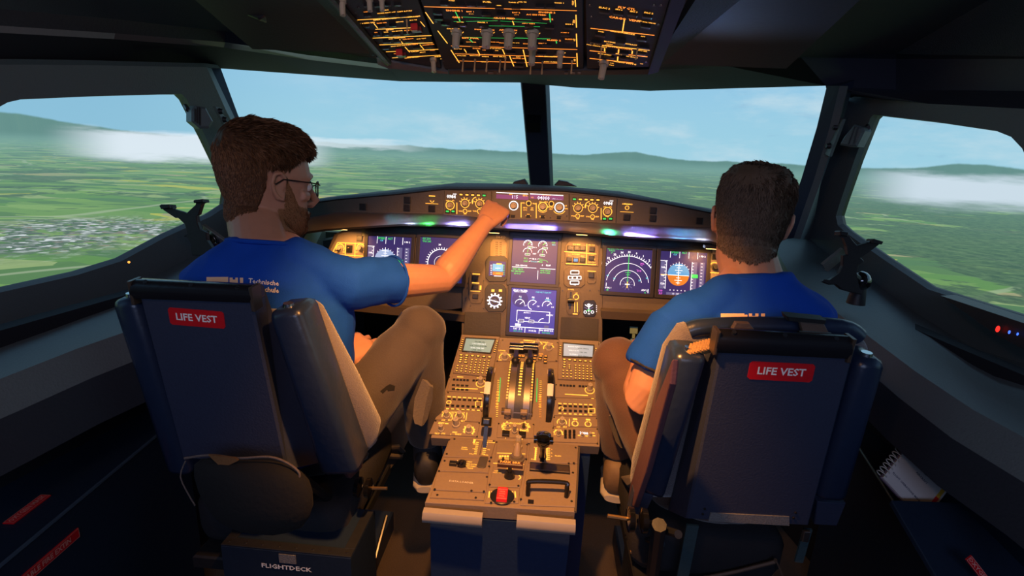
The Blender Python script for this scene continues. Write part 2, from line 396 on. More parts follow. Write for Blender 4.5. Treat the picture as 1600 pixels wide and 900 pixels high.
sd=[p+V(-.02,0,-.06) for p in si]
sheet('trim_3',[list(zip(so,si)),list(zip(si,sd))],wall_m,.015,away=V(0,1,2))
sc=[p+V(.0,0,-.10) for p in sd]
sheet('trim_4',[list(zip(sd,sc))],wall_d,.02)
# lower side walls behind the side consoles
for s,nm in ((-1,'trim_5'),(1,'trim_6')):
    b=B(); b.loft([[V(s*x,y,0),V(s*x2,y,.95),V(s*(x2+.04),y,.95),V(s*(x+.04),y,0)] for x,x2,y in ((1.30,1.22,-.9),(1.22,1.12,.4),(1.10,1.02,1.2),(.98,.95,1.9),(.8,.8,2.3))])
    struct(nm,b,navy)
# ceiling, header beam ----------------------------------------------
# lower lip of the headliner, drawn left to right
lipL=[at(-260,-20,x=-1.05),at(0,14,x=-1.02),at(180,30,x=-.98),at(352,49,y=1.48),at(480,74,y=1.30),at(602,94,y=1.16)]
beL =[p+V(0,.02,-.012) for p in lipL]                                  # recessed light line
hiL=[at(-260,5,x=-1.06),at(0,40,x=-1.03),at(180,52,x=-1.0),at(352,66,y=1.50),at(480,86,y=1.32),at(602,101,y=1.17)]
loL=[at(-260,100,x=-1.08),at(0,101,x=-1.05),at(180,103,x=-1.02),at(345,107,z=1.568),at(500,118,z=1.568),at(625,127,z=1.568)]
lipR=[at(1018,106,y=1.16),at(1140,98,y=1.30),at(1252,88,y=1.45),at(1400,84,x=.98),at(1600,88,x=1.02),at(1850,90,x=1.05)]
hiR=[at(1018,110,y=1.17),at(1140,104,y=1.32),at(1252,90,y=1.47),at(1400,92,x=.985),at(1600,92,x=1.03),at(1850,95,x=1.06)]
loR=[at(1015,142,z=1.568),at(1150,138,z=1.568),at(1290,134,z=1.568),at(1400,140,x=1.0),at(1600,142,x=1.05),at(1850,150,x=1.08)]
cl=[V(-1.0,-.7,1.80),V(-.95,.2,1.80),V(-.85,.7,1.76),V(-.62,.75,1.70),V(-.48,.68,1.67),V(-.36,.62,1.66)]
cr=[V(.26,.62,1.66),V(.4,.68,1.67),V(.55,.75,1.70),V(.85,.7,1.76),V(.95,.2,1.80),V(1.0,-.7,1.80)]
sheet('ceiling',[list(zip(lipL,cl)),list(zip(lipR,cr))],head_m,.02,smooth=True)
top=[V(-.95,-1.0,1.82),V(-.36,-1.0,1.82)]
sheet('ceiling_rear',[[(V(-1.0,-1.0,1.80),V(-1.0,-.7,1.80)),(V(-.36,-1.0,1.80),V(-.36,.62,1.66)),(V(.26,-1.0,1.80),V(.26,.62,1.66)),(V(1.0,-1.0,1.80),V(1.0,-.7,1.80))],
 [(cl[0],cl[5]),(cl[1],cl[4]),(cl[2],cl[3])],[(cr[5],cr[0]),(cr[4],cr[1]),(cr[3],cr[2])]],head_m,.02,smooth=True)
beam_l=M('beam_highlight_strip',(.16,.14,.15),.4,ns=120,cv=.1)  # pale colour stands in for the highlight along the beam
sheet('trim_7',[list(zip(lipL,hiL))],wall_d,.01)
sheet('trim_8',[list(zip(lipR,hiR))],wall_d,.01)
hl2=[a.lerp(c,.16)+V(0,-.004,-.002) for a,c in zip(hiL,loL)]
sheet('trim_9',[list(zip(hiL,hl2))],beam_l,.01)
m0=[at(602,101,y=1.17),at(690,108,y=1.19),at(812,108,y=1.20),at(912,110,y=1.18),at(1018,110,y=1.17)]
m1=[at(625,127,z=1.568),at(700,128,z=1.568),at(812,129,z=1.568),at(900,137,z=1.568),at(1015,142,z=1.568)]
sheet('trim_10',[list(zip(hl2,loL))+list(zip(m0,m1))+list(zip(hiR[:3],loR[:3]))],navy,.03,smooth=True)
sheet('trim_21',[list(zip(hiR[2:],loR[2:]))],M('beam_grey_violet',(.05,.048,.066),.5,ns=90,nb=.2,cv=.1),.03,smooth=True)
# joint plate of the beam on the right (lighter box end)
# strips between beam and side walls
aL=[wallpt(x,y,-1) for x,y in [(-90,112),(-30,104),(0,101),(40,101),(150,102),(262,104),(322,105)]]
bL=[at(-260,100,x=-1.08)]*1+[at(-100,100,x=-1.06),at(0,101,x=-1.05),at(40,101,x=-1.045),at(150,103,x=-1.02),at(262,105,x=-1.02),at(345,107,z=1.568)]
sheet('trim_11',[list(zip(aL,bL))],head_m,.01)
aR=[wallpt(x,y,1) for x,y in outR[:6]]
bR=[at(1290,134,z=1.568),at(1400,140,x=1.0),at(1500,141,x=1.025),at(1600,142,x=1.05),at(1720,146,x=1.06),at(1850,150,x=1.08)]
sheet('trim_12',[list(zip(aR,bR))],wall_d,.01)
# windscreen pillars -------------------------------------------------
def pillar(name,tp,bt,w0,w1,th,mat):
    """tp/bt world centres top and bottom"""
    tp=Vector(tp);bt=Vector(bt); x=V(1,0,0)
    b=B(); ax=(bt-tp).normalized(); n=ax.cross(x).normalized()
    def ring(c,w): return [c-x*w-n*th,c+x*w-n*th,c+x*w*.8+n*th,c-x*w*.8+n*th]
    b.loft([ring(tp,w0),ring(bt,w1)]); return b
ct=at(834,120,z=1.60); cb=at(846,300,y=2.25)
b=pillar('p',ct,cb,.052,.052,.03,navy); struct('trim_13',b,navy2,bevel=.004)
cp=B(); cpp=at(834,196,y=1.96); cp.box(Fr(cpp,(1,0,0),(0,.75,-.65)),-.026,-.022,.026,.022,-.01,.036,.003)
o=obj('pillar_placard',cp,blackp); tag(o,'small dark plate on the centre windscreen pillar','plate')
# left corner post: side window frame to front window
def post(name,A,Bb,mat,th=.03): return sheet(name,[list(zip(A,Bb))],mat,th)
A=[at(330,106,z=1.565),at(365,180,y=1.72),at(400,258,y=1.78),at(440,345,y=1.82)]
Bq=[at(345,107,z=1.568),at(372,180,y=1.75),at(415,262,y=1.80),at(460,345,y=1.84)]
O_=[wallpt(x,y,-1) for x,y in [(322,105),(352,170),(392,258),(404,340)]]
sheet('trim_14',[list(zip(O_,A))],wall_m,.02)
sheet('trim_15',[list(zip(A,Bq))],navy2,.05)
A=[at(1312,134,z=1.562),at(1296,200,y=1.63),at(1272,280,y=1.70),at(1240,372,y=1.78)]
Bq=[at(1292,134,z=1.568),at(1276,200,y=1.66),at(1252,280,y=1.74),at(1218,375,y=1.82)]
O_=[wallpt(x,y,1) for x,y in [(1312,160),(1305,190),(1262,318),(1258,372)]]
sheet('trim_16',[list(zip(O_,A))],wall_m,.02)
sheet('trim_17',[list(zip(A,Bq))],navy2,.05)
# ---------------------------------------------------------------- small controls, shared meshes
PM={}
def proto(key,mats,fn,smooth=30):
    b=B(); me=bpy.data.meshes.new(key); fn(b); bmesh.ops.recalc_face_normals(b.b,faces=b.b.faces)
    b.b.to_mesh(me); b.b.free(); me.materials.append(mats)
    for p in me.polygons: p.use_smooth=True
    me.set_sharp_from_angle(angle=rad(smooth)); PM[key]=me
def f_knob(b):   # ribbed skirt, grip, unit radius, unit height
    n=20
    for h0,h1,r0,r1 in ((0,.22,1,.95),(.22,1,.72,.66)):
        pr=lambda r,k:r*(1 if k%2 else (.95 if h0 else 1))
        b.loft([[V(math.cos(2*math.pi*k/n)*pr(r,k),math.sin(2*math.pi*k/n)*pr(r,k),h) for k in range(n)] for h,r in ((h0,r0),(h1,r1))])
    b.box(XY,-.09,-.05,.09,.70,1,1.08)
proto('button',blackp,lambda b:b.box(XY,-.5,-.5,.5,.5,0,1,.08))
knob_m=M('knob_grey',(.42,.36,.28),.45,ns=80,cv=.1)
proto('knob',knob_m,f_knob)
proto('black_knob',M('knob_dark',(.05,.045,.04),.4,ns=80,cv=.1),f_knob)
def f_tog(b): b.cyl((0,0,0),(0,0,.18),.5,.42,10); b.tube([(0,0,.1),(0,.08,.6),(0,.16,1)],[.26,.30,.42],8)
proto('toggle',M('toggle_tan',(.5,.33,.18),.4,ns=50,cv=.1),f_tog)
proto('screw',M('screw_dark',(.07,.07,.07),.35,.8,ns=50,cv=.1),lambda b:(b.cyl((0,0,0),(0,0,1),1,.85,10),b.box(XY,-.7,-.12,.7,.12,.9,1.05)))
amber_k=M('amber_lit_key',(.25,.13,.04),.5,ns=50,cv=.1,em=.15)
proto('key',amber_k,lambda b:b.box(XY,-.5,-.5,.5,.5,0,1,.1))
def put(name,key,fr,a,b_,parent,sc,c=0,rot=0):
    o=bpy.data.objects.new(name,PM[key]); COL.objects.link(o)
    Rm=Matrix((fr.u,fr.v,fr.n)).transposed().to_4x4()
    org=V(0,0,0); p=parent
    while p is not None: org+=p.location; p=p.parent
    o.matrix_world=Matrix.Translation(fr.p(a,b_,c)-org)@Rm@Matrix.Rotation(rot,4,'Z')@Matrix.Diagonal((*sc,1))
    o.parent=parent; return o
class D(Marks):
    """marks given in the pixels of an enlarged view: origin ox,oy, scale s"""
    def __init__(s,fr,ox,oy,sc,parent=None,c=.0006):
        super().__init__(fr,c); s.ox,s.oy,s.sc,s.par=ox,oy,sc,parent
    def P(s,x,y): return s.fr.px(s.ox+x/s.sc,s.oy+y/s.sc)
    def k(s,x,y):
        a,b=s.P(x,y); a1,b1=s.P(x+1,y); return math.hypot(a1-a,b1-b)
    def T(s,t,x,y,h,ink='amber',wide=1,rot=0): a,b=s.P(x,y); s.txt(t,a,b,h*s.k(x,y),ink,rot,wide)
    def L(s,x0,y0,x1,y1,w=8,ink='amber'): s.ln(*s.P(x0,y0),*s.P(x1,y1),w*s.k(x0,y0),ink)
    def H(s,x0,x1,y,w=6,ink='amber'): # level line
        a,b=s.P(x0,y); a1,_=s.P(x1,y); s.ln(a,b,a1,b,w*s.k(x0,y),ink)
    def A(s,x,y,r,t0=0,t1=360,w=5,ink='amber'): a,b=s.P(x,y); k=s.k(x,y); s.arc(a,b,r*k,t0,t1,w*k,ink)
    def TK(s,x,y,r0,r1,n,t0=0,t1=360,w=4,ink='amber'): a,b=s.P(x,y); k=s.k(x,y); s.ticks(a,b,r0*k,r1*k,n,t0,t1,w*k,ink)
    def RC(s,x0,y0,x1,y1,ink='amber',dc=0):
        a0,b0=s.P(x0,y0); a1,b1=s.P(x1,y1); s.rc(a0,b0,a1,b1,ink,dc)
    def bt(s,x,y,w,h,d=.003,name='push_button',key='button'):
        a,b=s.P(x,y); k=s.k(x,y); return put(name,key,s.fr,a,b,s.par,(w*k,h*k,d))
    def kn(s,x,y,r,d=.016,name='rotary_knob',key='knob',rot=0):
        a,b=s.P(x,y); k=s.k(x,y); return put(name,key,s.fr,a,b,s.par,(r*k,r*k,d),rot=rot)
    def tg(s,x,y,r,d=.018,name='toggle_switch'):
        a,b=s.P(x,y); k=s.k(x,y); return put(name,'toggle',s.fr,a,b,s.par,(r*k,r*k,d))
    def sc_(s,x,y,r=.0028): a,b=s.P(x,y); return put('screw','screw',s.fr,a,b,s.par,(r,r,.0012))
# ---------------------------------------------------------------- overhead panel
OH=Fr((0,1.13,1.52),(1,0,0),(0,-.962,.272))
ohead=thing('overhead_panel','dark overhead switch panel with orange backlit lettering hanging between the pilots','panel',(-.05,.95,1.50))
def offpanel(px0,py0,ang):   # frame hinged on the centre panel's edge
    o=OH.q(px0,py0); ca,sa=math.cos(ang),math.sin(ang)
    return Fr(o,OH.u*ca-OH.n*sa,OH.v)
OL=offpanel(693,108,rad(7)); ORr=offpanel(914,108,rad(-7))
def plate(fr,pxs,name,mat,parent,c0,c1,bev=.002): b=B(); b.fprism(fr,[fr.px(*p) for p in pxs],c0,c1,bev); return obj(name,b,mat,parent)
b=B(); b.box(OH,-.62,-.02,.50,.75,-.045,-.022); obj('backing_plate',b,panel_dk,ohead)
oh_m=M('overhead_grey',(.032,.035,.042),.8,ns=180,nb=.25,cv=.12)
plate(OH,[(695,108),(912,108),(910,-75),(630,-75)],'centre_panel_board',oh_m,ohead,-.02,0)
plate(OL,[(606,93),(690,107),(628,-75),(462,-75)],'left_panel_board',oh_m,ohead,-.02,0)
plate(ORr,[(917,108),(1015,105),(1068,-75),(913,-75)],'right_panel_board',oh_m,ohead,-.02,0)
b=B(); b.tube([OL.q(606,94,.004),OL.q(462,-75,.004)],.008,8); obj('left_side_rail',b,black,ohead,smooth=True)
b=B(); b.fprism(ORr,[ORr.px(*p) for p in ((1014,108),(1030,104),(1098,-75),(1070,-75))],-.02,.012,.002); obj('right_side_rail',b,M('rail_blue_grey',(.025,.034,.06),.8,ns=100,nb=.2,cv=.1),ohead)
b=B(); b.fprism(OL,[OL.px(*p) for p in ((588,86),(606,93),(700,110),(700,113),(606,104),(590,98))],-.02,.004); obj('front_edge_strip',b,M('edge_strip_grey',(.14,.14,.15),.5,ns=90,cv=.1),ohead)
b=B(); b.fprism(OH,[OH.px(*p) for p in ((702,108),(930,108),(1015,106),(1015,114),(930,115),(702,114))],-.02,.003); obj('front_edge_cover',b,panel_dk,ohead)
for i,(x,w_) in enumerate(((762,9),(775,6),(880,6),(890,8),(900,5))):
    b=B(); a,bb=OH.px(x+5,111); b.box(OH,a-w_*.0006,bb-.003,a+w_*.0006,bb+.003,.003,.006,.001); obj('edge_clip',b,M('clip_brass',(.22,.13,.09),.5,ns=50,cv=.1),ohead)
d=D(OL,500,0,7.27,ohead); d.hs=1.3
for x0,y0,x1,y1 in ((400,225,1115,185),(630,330,1035,312),(600,430,1265,400),(675,507,1280,482),(750,585,880,580),(1010,575,1370,555),(820,655,1420,620)):
    d.L(x0,y0,x1,y1,11)
for l in ((610,260,655,318),(905,445,940,490),(965,530,1020,590),(1135,505,1180,560),(1340,345,1445,495),(1140,240,1190,300),(1200,135,1290,265)): d.L(*l,9)
for t,x,y,h in (('OXYGEN',545,130,14),('EVAC',745,112,16),('HORN SHUT OFF',755,142,15),('CAPT & PURS',960,125,16),('EMER ELEC PWR',735,213,20),('GEN 1 LINE',1065,185,16),('RAT & EMER GEN',520,260,15),('MAN ON',700,258,15),('SMOKE',905,245,15),('BUS TIE',1060,225,14),('GPWS',790,335,18),('SYS',635,366,13),('TERR',750,362,13),('G/S MODE',875,350,15),('FLAP 3',1000,342,16),('RCDR',925,424,18),('GND CTL',830,436,14),('CVR ERASE',1000,440,14),('CVR TEST',1150,437,14),('OXYGEN',1040,503,19),('MASK MAN ON',885,518,13),('PASSENGER',1232,505,14),('CALLS',1075,582,18),('MECH',1165,590,13),('FWD',1280,568,13),('ALL',855,606,12),('RAIN RPLNT',1045,650,17),('WIPER',1340,640,16),('FAST',1390,665,12)): d.T(t,x,y,h,'orange' if len(t)%3==0 else 'amber')
for x,y in ((540,165),(700,165),(820,170),(940,165),(540,50),(660,50),(760,45),(880,40),(520,290),(700,290),(830,280),(640,385),(750,385),(870,380),(990,370),(1120,375),(760,465),(880,462),(1010,460),(1140,455),(740,540),(1100,530),(1240,525),(700,620),(860,625),(1090,605),(1200,600)): d.bt(x,y,84,30,.004)
d.bt(1095,325,110,55,.006,'guarded_switch'); 
gm=M('red_guard',(.55,.02,.03),.4,ns=60,cv=.1); gd=M('dark_red_guard',(.14,.015,.02),.4,ns=60,cv=.1)
for x,y in ((1070,275),(900,565)):
    a,bb=d.P(x,y); b=B(); b.box(OL,a-.006,bb-.003,a+.006,bb+.0035,0,.012,.001); o=obj('guard',b,gm,ohead)
    a,bb=d.P(x+30,y+45); b=B(); b.box(OL,a-.009,bb-.005,a+.009,bb+.005,0,.007,.001); obj('guard_base',b,gd,ohead)
d.kn(1285,665,40,.028); d.kn(250,-5,50,.026); d.kn(560,-25,45,.022); d.kn(700,-30,40,.022)
for p in ((330,175),(400,150),(600,620),(1400,690),(440,90),(620,465)): d.sc_(*p)
d.tg(985,215,22,.024)
d.build(ohead,'left_marking')
d=D(OH,640,0,7.27,ohead); d.hs=1.3
for x0,y0,x1,y1 in ((165,72,1900,118),(470,518,1905,560),(515,608,1890,650),(600,690,1890,720)): d.L(x0,y0,x1,y1,10,'orange')
for l in ((180,135,270,265),(320,345,430,490),(470,565,565,710),(620,555,655,605),(770,565,800,625),(1055,555,1080,615),(1290,560,1335,755),(1135,630,1185,750),(1170,235,1185,280)): d.L(*l,11)
for x,t in ((510,118),(545,195),(1075,205),(690,432),(1560,138),(1570,215),(1640,455)): d.T({118:'ENGINE 1',195:'GEN 1',205:'CROSS FEED',432:'EXT PWR',138:'ENGINE 2',215:'GEN 2',455:'BLEED 2'}[t],x,t,24,'orange')
for t,x,y,h in (('LO PR',575,248,14),('BAT 1',690,130,17),('27.6 V',700,155,10),('BAT 2',1210,140,17),('27.4 V',1215,165,10),('AC ESS FEED',1440,165,20),('PACK 1',830,252,17),('APU GEN',1350,265,17),('COCKPIT',495,325,17),('TEMP',500,345,14),('FWD CABIN',850,335,20),('AFT CABIN',1120,340,20),('X BLEED',1385,350,20),('HOT AIR',700,475,14),('RAM AIR',970,475,12),('PROBE',1060,485,14),('ANTI ICE',1190,485,14),('ENG 1',1330,495,14),('ENG 2',1510,490,16),('STROBE',590,630,14),('BEACON',740,630,14),('WING',860,640,14),('NAV & LOGO',960,548,14),('EXT LT',550,553,14),('SIGNS',760,548,16),('SEAT BELTS',1020,640,14),('ON',845,566,12),('ON',988,572,12),('APU',1235,645,14),('MASTER SW',1240,662,13),('START',1245,712,12),('NO SMOKING',1570,640,16),('EMER EXIT',1700,640,14),('RWY TURN',1600,700,14),('L INNER',580,690,12),('NOSE',850,700,16),('AVAIL',1015,66,16),('TANK 1',1700,30,16),('TANK 2',1180,25,16),('FUEL',880,20,22),('PUMP',480,5,14),('CTR TK',1280,20,14),('ENG 2',1815,272,16),('PUMP 2',1765,368,14),('BLEED',1810,442,16)): d.T(t,x,y,h,'orange' if (len(t)+x)%2 else 'amber',wide=1.1)
for x0,y0,x1,y1 in ((600,190,1380,220),(640,240,1000,232),(1030,235,1560,262),(500,240,620,245),(900,290,1480,300),(620,420,1560,440),(1200,425,1600,436)): d.L(x0,y0,x1,y1,5,'green')
for l in ((520,130,575,240),(1590,150,1600,250),(1665,460,1670,490),(680,440,720,480)): d.L(*l,12,'green')
d.RC(990,55,1040,72,'amber')
for x,y in ((400,35),(580,45),(700,45),(820,50),(1020,70),(1210,70),(1480,60),(1600,65),(320,140),(330,200),(410,265),(600,275),(870,155),(1040,160),(1440,205),(840,285),(1090,255),(1360,290),(1590,300),(1815,305),(1770,390),(1815,460),(560,490),(740,500),(970,495),(1200,495),(1560,500),(560,580),(700,585),(900,590),(1150,590),(1500,600),(1700,595),(1260,690),(1240,740)): d.bt(x,y,100,34,.004)
for x,y,r in ((535,350,62),(880,350,72),(1130,355,72),(1400,360,74),(1715,590,46)):
    d.kn(x,y,r,.030); d.A(x,y-8,r+14,200,340,7)
d.kn(1400,520,56,.036)
for x,y in ((610,672),(745,672),(880,672),(1030,680),(1380,700),(1510,700),(1845,690),(1090,650)): d.tg(x,y,26,.024)
for x in (1880,1890,1895,1900):
    i=(1880,1890,1895,1900).index(x); d.L(x,(-20,165,380,600)[i],x+6,(75,310,530,755)[i],11); d.T(('OVHT','STBY','FLT','OFF')[i],x-22,(30,240,450,680)[i],18,rot=1.57)
d.sc_(1400,310); d.sc_(950,220); d.sc_(300,240)
d.build(ohead,'centre_marking')
d=D(ORr,850,0,7.27,ohead); d.hs=1.3
for l in ((530,318,1255,398),(520,572,1175,642),(520,660,1015,712),(660,512,1200,568),(915,215,890,372),(850,555,845,600),(690,545,690,580),(1005,575,1000,610),(840,640,835,690)): d.L(*l,13,'orange' if l[0]<600 else 'amber')
for t,x,y,h in (('ELAC 2',688,88,22),('FLY CTL',940,92,30),('SEC 2',852,106,18),('SEC 3',1020,130,20),('FAC 2',1190,145,22),('CARGO  VENT',920,215,30),('AFT ISOL VALVE',1165,250,16),('CARGO SMOKE',890,368,22),('FWD',650,358,16),('AFT',1125,412,16),('BLOWER',750,475,18),('AUTO',745,500,14),('EXTRACT',985,502,18),('VENTILATION',850,538,26),('FWD CARGO HEAT',600,520,14),('HOT AIR',1115,575,16),('ENG 1',600,498,14),('MAN START',690,615,15),('ENG 2',850,613,14),('N1 MODE',1000,645,16),('AUDIO SWTG',920,712,22),('WIPER',680,688,20),('OFF',770,715,14),('FAST',770,738,13),('ON',1108,722,12)): d.T(t,x,y,h,'orange' if h>25 else 'amber')
for x,y in ((685,125),(845,145),(1010,160),(1175,180),(640,390),(1110,440),(595,470),(1140,530),(760,590),(910,595),(740,640),(920,655),(1100,600),(1155,292)): d.bt(x,y,110,38,.004)
d.bt(873,455,110,70,.008,'guarded_switch')
d.kn(685,700,56,.034)
for x,y in ((655,545),(1065,545)): d.tg(x,y,26,.020)
for p in ((520,60),(1330,60),(530,495),(540,190),(1250,60),(1300,280),(1160,700),(620,700)): d.sc_(*p)
d.build(ohead,'right_marking')
# ---------------------------------------------------------------- glareshield
SEC=[((440,322),(438,330),(438,348),(450,366)),((497,310),(497,317),(497,337),(508,358)),((527,306),(527,313),(527,331),(534,356)),((620,296),(620,305),(620,333),(625,350)),((713,285.5),(693,297),(691,334),(700,351)),((800,287),(800,298),(800,341),(800,358)),((880,291),(882,300),(888,347),(886,361)),((969,299),(966,309),(964,349),(955,368)),((1040,313),(1040,320),(1040,352),(1040,372)),((1111,326),(1111,334),(1111,356),(1108,376)),((1210,350),(1205,358),(1205,382),(1200,402))]
gl=thing('glareshield','long dark glareshield with a glossy lower lip across the top of the instrument panel','glareshield',(0,1.7,1.10))
G=[[at(*s[0],y=1.90),at(*s[1],y=1.605),at(*s[2],y=1.60),at(*s[3],y=1.665)] for s in SEC]
face_m=M('glareshield_face',(.075,.066,.060),.5,ns=160,nb=.25,cv=.1)
lip_m=M('glossy_lip',(.62,.60,.60),.46,1,ns=14,cv=.05)
b=B(); b.loft([[g[0],g[1]+V(0,.01,.010),g[1]+V(0,-.004,.004),g[1],g[1]+V(0,.05,-.03),g[0]+V(0,0,-.04)] for g in G]); obj('top_hood',b,M('hood_cover',(.020,.022,.03),.6,ns=200,nb=.6,cv=.2),gl,smooth=30)
b=B(); b.loft([[g[1],g[2],g[2]+V(0,.05,0),g[1]+V(0,.05,0)] for g in G]); obj('face_panel',b,face_m,gl,smooth=50)
b=B(); b.loft([[g[2]+V(0,.002,-.0005),g[2].lerp(g[3],.12)+V(0,-.003,-.001),g[3],g[3]+V(0,.03,.01),g[2]+V(0,.06,0)] for g in G]); obj('lower_lip',b,lip_m,gl,smooth=50)
b=B(); b.loft([[g[3]+V(0,.0,0),g[3]+V(0,.01,-.008),g[3]+V(0,.30,-.004),g[3]+V(0,.30,.03),g[3]+V(0,.03,.02)] for g in G]); obj('soffit',b,panel_dk,gl,smooth=30)
# lip screws
for x,y in ((607,335),(521,352),(555,353),(699,337),(704,341),(711,350),(866,350),(973,351),(1051,355),(933,341),(956,354),(953,362)):
    pass
GF=Fr((0,1.597,1.18),(1,0,0),(0,0,1)); 
fcu=thing('flight_control_unit','wide autopilot control unit with purple number windows at the middle of the glareshield','control panel',(0,1.597,1.14))
plate(GF,[(770,299),(889,303),(889,345),(770,341)],'face_plate',panel_m,fcu,-.02,.004,.001)
GK=Fr(GF.p(0,0,.0045),GF.u,GF.v)
d=D(GK,780,270,4.444,fcu)
dsp=EM('pink_display_glow',C8(150,75,140),.55)
MC['pinkbg']=dsp
d.RC(-20,148,202,190,'pinkbg'); d.RC(214,150,446,192,'pinkbg')
d.H(-20,202,136,5,'white'); d.H(214,446,146,5,'white')
d.T('115',108,168,22,'white'); d.T('SPD',80,150,9,'amber'); d.T('HDG',180,160,10,'amber'); d.T('04000',308,176,24,'white'); d.T('V/S',230,172,9,'amber'); d.T('FPA + - - -',400,183,11,'white'); d.T('ALT LVL/CH',330,155,8,'amber')
for x,y,r in ((100,228,30),(303,235,30),(418,240,32)): d.A(x,y,r,0,360,6,'white' if x!=303 else 'amber'); d.kn(x,y,r*.72,.020)
for x,y in ((205,212),(362,215)): d.A(x,y,17,0,360,4); d.bt(x,y,20,20,.005)
d.L(152,205,152,310,5); d.L(257,210,257,315,5)
d.A(418,240,46,215,330,4); d.A(303,235,40,220,320,3)
for t,x,y in (('SPD',168,210),('TRK',243,215),('HDG',180,243),('V/S',228,245),('LOC',180,258),('FPA',228,258),('100',285,203),('1000',325,203),('METRIC',358,238),('ALT',360,252),('UP',463,230),('DN',466,250),('AP1',95,295),('AP2',202,290),('A/THR',202,298),('EXPED',300,305),('APPR',414,308)): d.T(t,x,y,9)
for x,y in ((95,300),(202,300),(302,304),(414,308)): d.bt(x,y,28,20,.004)
for x,y in ((20,310),(355,312),(470,300),(10,330)): d.sc_(x,y,.002)
d.build(fcu,'legend')
def efis(side,T_,lab):
    ox,oy,sc=T_; e=thing('display_control_panel',lab,'control panel',(side*.35 if side<0 else .19,1.597,1.14),'display control panels beside the autopilot unit')
    pxs=[(695,297),(768,299),(768,341),(693,335)] if side<0 else [(890,303),(964,310),(962,349),(890,346)]
    plate(GF,pxs,'face_plate',panel_m,e,-.02,.004,.001)
    d=D(GK,ox,oy,sc,e)
    if side<0: bx=[1083,1125,1165,1205,1245];by=150;ks=[(1110,215,26),(1213,218,26)];bk=(1005,228,26);sw=[(1110,270),(1210,270)];num=(1013,168);lx=1052;leds=[(988,270),(1028,270)];gi=4
    else: bx=[522,563,603,643,685];by=180;ks=[(548,245,28),(650,245,28)];bk=(752,270,27);sw=[(545,300),(648,305)];num=(755,213);lx=708;leds=[(730,318),(772,318)];gi=0
    for i,x in enumerate(bx):
        d.bt(x,by+i*1.5,26,22,.003); d.c=.0042; d.RC(x-10,by-3+i*1.5,x+10,by+8+i*1.5,'green' if i==gi else 'amber'); d.c=.0006
    for x,y,r in ks: d.A(x,y,r+3,0,360,4); d.TK(x,y,r+6,r+16,6,10,190,4); d.kn(x,y,r*.72,.018,rot=R.uniform(-1,1))
    x,y,r=bk; d.A(x,y,r+3,0,360,5); d.kn(x,y,r*.75,.020); d.T('inHg',x-18,y-33,8); d.T('hPa',x+22,y-33,8)
    d.A(ks[1][0]-20,ks[1][1]-12,34,100,190,5); d.L(ks[1][0]-52,ks[1][1],ks[1][0]-46,ks[1][1]-24,5)
    for x,y in sw: d.A(x,y,14,0,360,4); d.tg(x,y,8,.014); d.T('VOR',x-32,y,9); d.T('ADF',x+32,y,9); d.T('OFF',x,y+20,8)
    d.T('0984',num[0],num[1],22,'white'); d.T('QNH',num[0]+24,num[1]-18,8,'white'); d.L(lx,y-60,lx,y+20,5)
    for x,y in leds: d.bt(x,y,30,24,.004); d.c=.0052; d.RC(x-10,y-6,x+10,y+6,'green'); d.c=.0006
    for x,t in ((bk[0],'PULL'),): d.T(t,x,bk[1]+34,8)
    d.build(e,'legend')
efis(-1,(480,270,4.5),'backlit display control panel with 0984 readout by the left pilot’s reaching fist')
efis(1,(780,270,4.444),'backlit display control panel with 0984 readout right of the purple windows')
GW=Fr(GF.p(0,0,.0005),GF.u,GF.v)
d=D(GW,780,270,4.444,gl)
d.T('AUTO LAND',890,218,9); d.RC(866,213,912,222); d.A(888,243,13,0,360,4); d.RC(840,268,933,276); d.bt(885,307,46,44,.004,'warning_light'); d.tg(888,243,9,.008,'push_knob')
for x,y in ((1067,260),(1065,315),(1388,332)): d.bt(x,y,44,44,.005,'warning_light')
d.build(gl,'right_legend')
d=D(GW,480,270,4.5,gl)
d.RC(856,159,900,168); d.A(878,193,13,180,360,4); d.RC(832,213,922,221); d.bt(878,250,46,46,.004,'warning_light'); d.tg(878,195,9,.008,'push_knob')
for x,y in ((705,190),(703,245),(392,238)): d.bt(x,y,44,44,.005,'warning_light')
d.build(gl,'left_legend')
for px_,nm in ((815,-1),(880,1)):
    b=B(); s_=[at(px_+dx,py,y=1.92) for dx,py in (((-16,289),(-12,284),(4,280),(10,289)) if nm<0 else ((-14,290),(-6,282),(6,284),(22,292)))]
    b.prism(s_,V(0,.06,0)); o=obj('hood_cap',b,black,bevel=.002); tag(o,'small dark wedge cap on the glareshield '+('left' if nm<0 else 'right')+' of the centre pillar','cap','wedge caps beside the centre pillar')
# ---------------------------------------------------------------- main instrument panel
MP=Fr((0,1.80,1.056),(1,0,0),(0,.253,.967))
MPs=Fr(MP.p(0,0,0),MP.u,MP.v)
mp=thing('instrument_panel','brown grey main instrument panel wall under the glareshield carrying six display screens','panel',(0,1.76,.75))
pb=M('instrument_brown',(.115,.092,.074),.5,ns=150,nb=.25,cv=.1)
plate(MP,[(505,408),(522,366),(560,348),(735,345),(735,480),(640,492),(500,470)],'left_panel_board',pb,mp,-.03,0)
plate(MP,[(725,345),(942,358),(941,540),(721,527)],'centre_panel_board',pb,mp,-.03,.004)
plate(MP,[(940,358),(1110,370),(1150,392),(1165,430),(1160,500),(940,490)],'right_panel_board',pb,mp,-.03,0)
for nm,pts in (('left_blank_plate',[(727,487),(783,489),(782,525),(724,522)]),('right_blank_plate',[(877,495),(935,498),(934,532),(875,529)])):
    plate(MP,pts,nm,M('blank_plate_grey',(.055,.05,.05),.6,ns=150,nb=.3,cv=.1),mp,.004,.007,.001)
